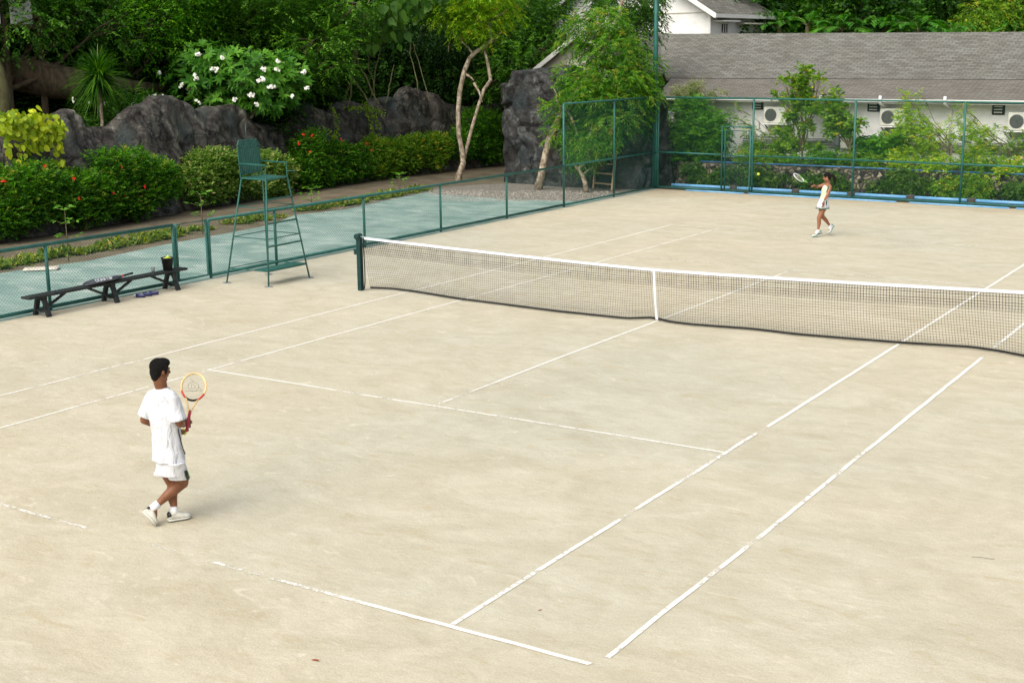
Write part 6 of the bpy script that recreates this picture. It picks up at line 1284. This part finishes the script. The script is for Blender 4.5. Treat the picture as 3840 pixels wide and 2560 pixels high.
sr.rings([ering(V3(hipc)+Vector((0, 0, z_)), rx_, ry_, frame((0, 1, 0)), 26) for z_, rx_, ry_ in ((-.10, .150, .118), (-.03, .155, .120), (.05, .152, .118), (.12, .140, .108))])
for h, e, q in ((hpR, hemR, 0), (hpL, hemL, 2)):
    h = V3(h); rs = []
    for f, r_ in ((-.5, .090), (.2, .104), (.6, .108), (1., .118)): rs.append(ering(h.lerp(e, f), r_, r_*.92, frame((0, 1, -.05)), 26, 4, q+f*2, .03*max(f, 0)))
    sr.rings(rs)
shorts = folds(finish(sr.build('shorts', M['shirt'], man, True, off=off), .0075, 2), .012)
def patch(name, mat, pts, th=.004, par=None):
    mb = MB(); P_ = [V3(p) for p in pts]; n_ = (P_[1]-P_[0]).cross(P_[-1]-P_[0]).normalized()*th; mb.rings([[p-n_ for p in P_], [p+n_ for p in P_]]); return mb.build(name, M[mat], par, off=off)
def onleg(f, ang, r_=.126): c = V3(hpR).lerp(hemR, f); return c+Vector((math.cos(ang), math.sin(ang)*.92, 0))*r_
for nm, a0, a1, mt_ in (('stripe', -.12, .20, 'blackg'), ('stripe_edge', .24, .28, 'lime')):
    mb = MB(); mb.rings([[onleg(f, a_, r_) for a_, r_ in ((a0, .100), (a0, .119), ((a0+a1)/2, .122), (a1, .119), (a1, .100))] for f in (.15, .6, .98)]); mb.build(nm, M[mt_], shorts, True, off=off)
for a_, k_ in ((anR, knR), (anL, knL)):
    A_, K_ = V3(a_), V3(k_); MB().tube([A_.lerp(K_, -.14), A_.lerp(K_, .05), A_.lerp(K_, .17)], [.042, .042, .041], 14, rnd=False).build('sock', M['sock'], man, True, off=off)
upR = (V3(anR)-V3(hlr).lerp(tr_, .3)); shoe(man, hlr, tr_, upR, 'solep', off, 1.12)
shoe(man, hll, tl_, (0, 0, 1), 'solep', off, 1.12)
# his racket and the spare ball
tip = V3(MP(657, 286, .52)); grp_ = V3(MP(604, 620, .13)); ydir = (tip-grp_).normalized(); butt = tip-ydir*.685
rkM = racket('tennis_racket', 'cream and red racket with a logo on its strings held up by the man', ('cream', 'red', 'blackg', 'cream', 'grip'), logo=True)
nv = V3(CAM)-V3(MP(650, 400, .2)); nv = (nv+Vector((.0, .0, 0))).normalized(); zz = (nv-ydir*nv.dot(ydir)).normalized(); xx = ydir.cross(zz)
# in-plane direction: the face is nearly square to the camera
rkM.matrix_world = Matrix((xx, ydir, zz)).transposed().to_4x4(); rkM.location = butt
bl_ = MB().ell((0, 0, 0), (.033, .033, .033)).build('tennis_ball', M['ball'], None, True); bl_.location = ballc; tag(bl_, "yellow tennis ball held in the man's left hand", 'tennis ball')

# ---- woman at the far side, just after a forehand
wg = gz((2900+705*.2232)/S, (600+1295*.2232)/S); DW = (wg-CAM)@FH
def WP(cx_, cy_, dd=0.):
    d = ray((2900+cx_*.2232)/S, (600+cy_*.2232)/S); k = (DW+dd)/(d@FH); return CAM+k*d
wb_ = MB(); wn_ = WP(925, 385, .1); wh = WP(845, 700, .08)
wsR, wsL = WP(868, 425, .02), WP(962, 455, .0); wsR = WP(865, 410, .20); wsL = WP(955, 455, -.04)
weR, wwR = WP(735, 450, .14), WP(695, 432, .02); weR = WP(745, 455, .20); weL, wwL = WP(912, 585, -.12), WP(848, 700, -.14)
whR, whL = WP(800, 760, .14), WP(875, 760, .02); wkF, waF = WP(765, 970, .0), WP(752, 1195, .0); wkB, waB = WP(825, 955, .14), WP(952, 1105, .28)
fwW = Vector((-.45, -.89, 0)); mW = frame(fwW)
for c, r_ in ((V3(wh), (.135, .10, .10)), (V3(wh).lerp(V3(wn_), .3), (.110, .085, .12)), (V3(wh).lerp(V3(wn_), .6), (.120, .09, .14)), (V3(wh).lerp(V3(wn_), .8), (.125, .085, .08))): wb_.ell(c, r_, mW)
seg(wb_, V3(wh).lerp(V3(wn_), .85), V3(wn_)+Vector((0, 0, .04)), [.06, .047, .044]); seg(wb_, wsL, wsR, [.045, .052, .055, .052, .045])
for s_, e, w_ in ((wsR, weR, wwR), (wsL, weL, wwL)): seg(wb_, s_, e, [.044, .040, .036, .034]); seg(wb_, e, w_, [.034, .033, .027, .022])
for h, k_, a_ in ((whL, wkF, waF), (whR, wkB, waB)):
    seg(wb_, h, k_, [.074, .072, .062, .052]); kk, aa = V3(k_), V3(a_); bk_ = V3(-fwW)*.016
    wb_.tube([kk, kk.lerp(aa, .25)+bk_, kk.lerp(aa, .5)+bk_, kk.lerp(aa, .8), aa], [.050, .052, .044, .030, .030], 12, rnd=True)
whc = V3(WP(900, 290, .08)); wfw = Vector((-.93, -.30, -.28)); LW, mhW = head(wb_, whc+Vector((.0, 0, 0)), wfw, .95)
wb_.tube([V3(wn_), whc+Vector((.02, .02, -.07))], [.047, .045], 12, rnd=True)
hand(wb_, wwR, V3(WP(640, 425, -.06))-V3(wwR), (0, 0, 1), (.8, .9, .7), 1, .92); hand(wb_, wwL, V3(WP(842, 780, -.16))-V3(wwL), (1, -.3, 0), (.35, .35, .3), 1, .92)
wt = V3(WP(655, 1305, -.06)); wt.z = .014; wheel = V3(WP(808, 1232, .06)); bt = V3(WP(932, 1240, .22)); bt.z = max(bt.z, .02); bhl = V3(WP(1015, 1108, .34))
foot(wb_, waF, wt.lerp(V3(waF), .4)); foot(wb_, waB, bt.lerp(V3(waB), .4))
wom = finish(wb_.build('person', M['skin2'], None, True), .0075, 2); base_at(wom, (wg[0], wg[1], 0)); off = tuple(wom.location); tag(wom, 'woman in cream top and white skirt stepping forward with her racket arm stretched out', 'person')
hw2 = MB(); hw2.ell(LW(0, -.022, .038), (.080, .092, .084), mhW); hw2.ell(LW(0, -.06, -.01), (.066, .05, .07), mhW)
hw2.tube([LW(0, -.10, .03), LW(0, -.16, .0), LW(.0, -.18, -.08), LW(0, -.165, -.17), LW(0, -.14, -.24)], [.022, .04, .045, .036, .012], 12, rnd=True); finish(hw2.build('hair', M['hair'], wom, True, off=off), .0075, 2)
for sx in (1, -1): MB().ell(LW(sx*.030, .079, -.002), (.010, .006, .005), mhW).build('eye', M['dark'], wom, True, off=off)
for sx in (1, -1): MB().ell(LW(sx*.031, .082, .016), (.016, .004, .003), mhW).build('eyebrow', M['hair'], wom, True, off=off)
MB().ell(LW(0, .090, -.058), (.020, .006, .006), mhW).build('lips', M['grip'], wom, True, off=off)
MB().ell(LW(-.080, -.005, -.035), (.006, .006, .008), mhW).build('earring', M['tape'], wom, True, off=off)
tp = MB(); a0, a1 = V3(WP(850, 655, .08)), V3(WP(912, 410, .10)); rr = []
for f, rx, ry in ((0, .118, .098), (.2, .108, .09), (.4, .112, .093), (.62, .126, .108), (.8, .120, .098), (.92, .085, .085), (1.0, .055, .06)): rr.append(ering(a0.lerp(a1, f), rx, ry, mW, 24))
tp.rings(rr); tank = finish(tp.build('tank_top', M['tank'], wom, True, off=off), .0075, 2)
sk = MB(); k0_, k1_ = V3(WP(850, 650, .08)), V3(WP(826, 810, .07)); rr = []
for f, rx, ry in ((0, .122, .104), (.3, .134, .118), (.65, .158, .144), (1, .172, .158)): rr.append(ering(k0_.lerp(k1_, f), rx, ry, mW, 30, 6, f, .035*f))
rin = [ering(k0_.lerp(k1_, f), rx-.006, ry-.006, mW, 30, 6, f, .035*f) for f, rx, ry in ((1, .172, .158), (.5, .146, .132), (.1, .12, .10))]
sk.rings(rr+rin, cap=False); skirt = sk.build('skirt', M['shirt'], wom, True, off=off)
mb = MB(); mb.tube(ering(k1_, .173, .159, mW, 30, 6, 1, .035)+[ering(k1_, .173, .159, mW, 30, 6, 1, .035)[0]], .008, 6, False); mb.build('hem_trim', M['green'], skirt, True, off=off)
mb = MB(); sd2 = mW @ Vector((-1, 0, 0)); sd2 = sd2 if (sd2.dot(Vector(RM[0]))) > 0 else -sd2; sp2 = (sd2*.8-Vector(FH)*.6).normalized()
mb.rings([[k0_.lerp(k1_, f)+(sp2*(r_+.004))+RMv*dx for dx in (-.016, .016)]+[k0_.lerp(k1_, f)+(sp2*(r_-.02))+RMv*dx for dx in (.016, -.016)] for RMv in (Vector(RM[0]),) for f, r_ in ((.05, .115), (.5, .144), (1.0, .162))]); mb.build('side_stripe', M['green'], skirt, True, off=off)
mb = MB(); mb.tube([V3(WP(935, 430, -.04)), V3(WP(918, 480, -.08)), V3(WP(890, 545, -.09))], [.012, .016, .006], 8); mb.build('side_panel', M['green'], tank, True, off=off)
mb = MB(); w0, w1 = V3(wwL), V3(weL); mb.tube([w0.lerp(w1, .02), w0.lerp(w1, .10)], .028, 12); mb.build('wristwatch', M['silver'], wom, True, off=off)
mb = MB(); w0, w1 = V3(wwR), V3(weR); mb.tube([w0.lerp(w1, .1), w0.lerp(w1, .2)], .027, 12); mb.build('bracelet', M['dark'], wom, True, off=off)
for a_, k_ in ((waF, wkF), (waB, wkB)):
    A_, K_ = V3(a_), V3(k_); MB().tube([A_.lerp(K_, -.12), A_.lerp(K_, .03), A_.lerp(K_, .10)], [.037, .038, .036], 12).tube([A_.lerp(K_, .0), A_+(V3(wt if a_ is waF else bt)-A_)*.34], [.039, .036], 12, rnd=True).build('sock', M['sock'], wom, True, off=off)
shoe(wom, wheel, wt, (-.2, -.1, 1), 'sole', off, .98, 'sole'); shoe(wom, bhl, bt, V3(waB)-V3(bhl).lerp(bt, .35), 'sole', off, .98, 'sole')
rkW = racket('tennis_racket', 'white and lime green racket stretched out by the woman', ('tape', 'lime', 'tape', 'lime', 'blackg'))
tipw = V3(WP(362, 262, -.28)); gw = V3(WP(650, 418, -.04)); yd = (tipw-gw).normalized(); bw = gw-yd*.05
nvw = (V3(CAM)-gw).normalized(); zz = nvw-yd*nvw.dot(yd); zz.normalize(); zz = (Matrix.Rotation(R(62), 3, yd) @ zz); xx = yd.cross(zz)
rkW.matrix_world = Matrix((xx, yd, zz)).transposed().to_4x4(); rkW.location = bw
q = gz(1742, 400); bpos = CAM+(DW/(ray(1742, 400)@FH))*ray(1742, 400)
bb = MB().ell((0, 0, 0), (.034, .034, .034)).build('tennis_ball', M['ball'], None, True); bb.location = tuple(bpos); tag(bb, 'yellow tennis ball flying in the air between the doorway and the woman', 'tennis ball')

# ------------------------------------------------------------------ render settings
scene.render.engine = 'CYCLES'; scene.cycles.max_bounces = 6; scene.cycles.transparent_max_bounces = 12; scene.cycles.diffuse_bounces = 3
print('DONE objects', len(bpy.data.objects), 'verts', sum(len(o.data.vertices) for o in bpy.data.objects if o.type == 'MESH'))
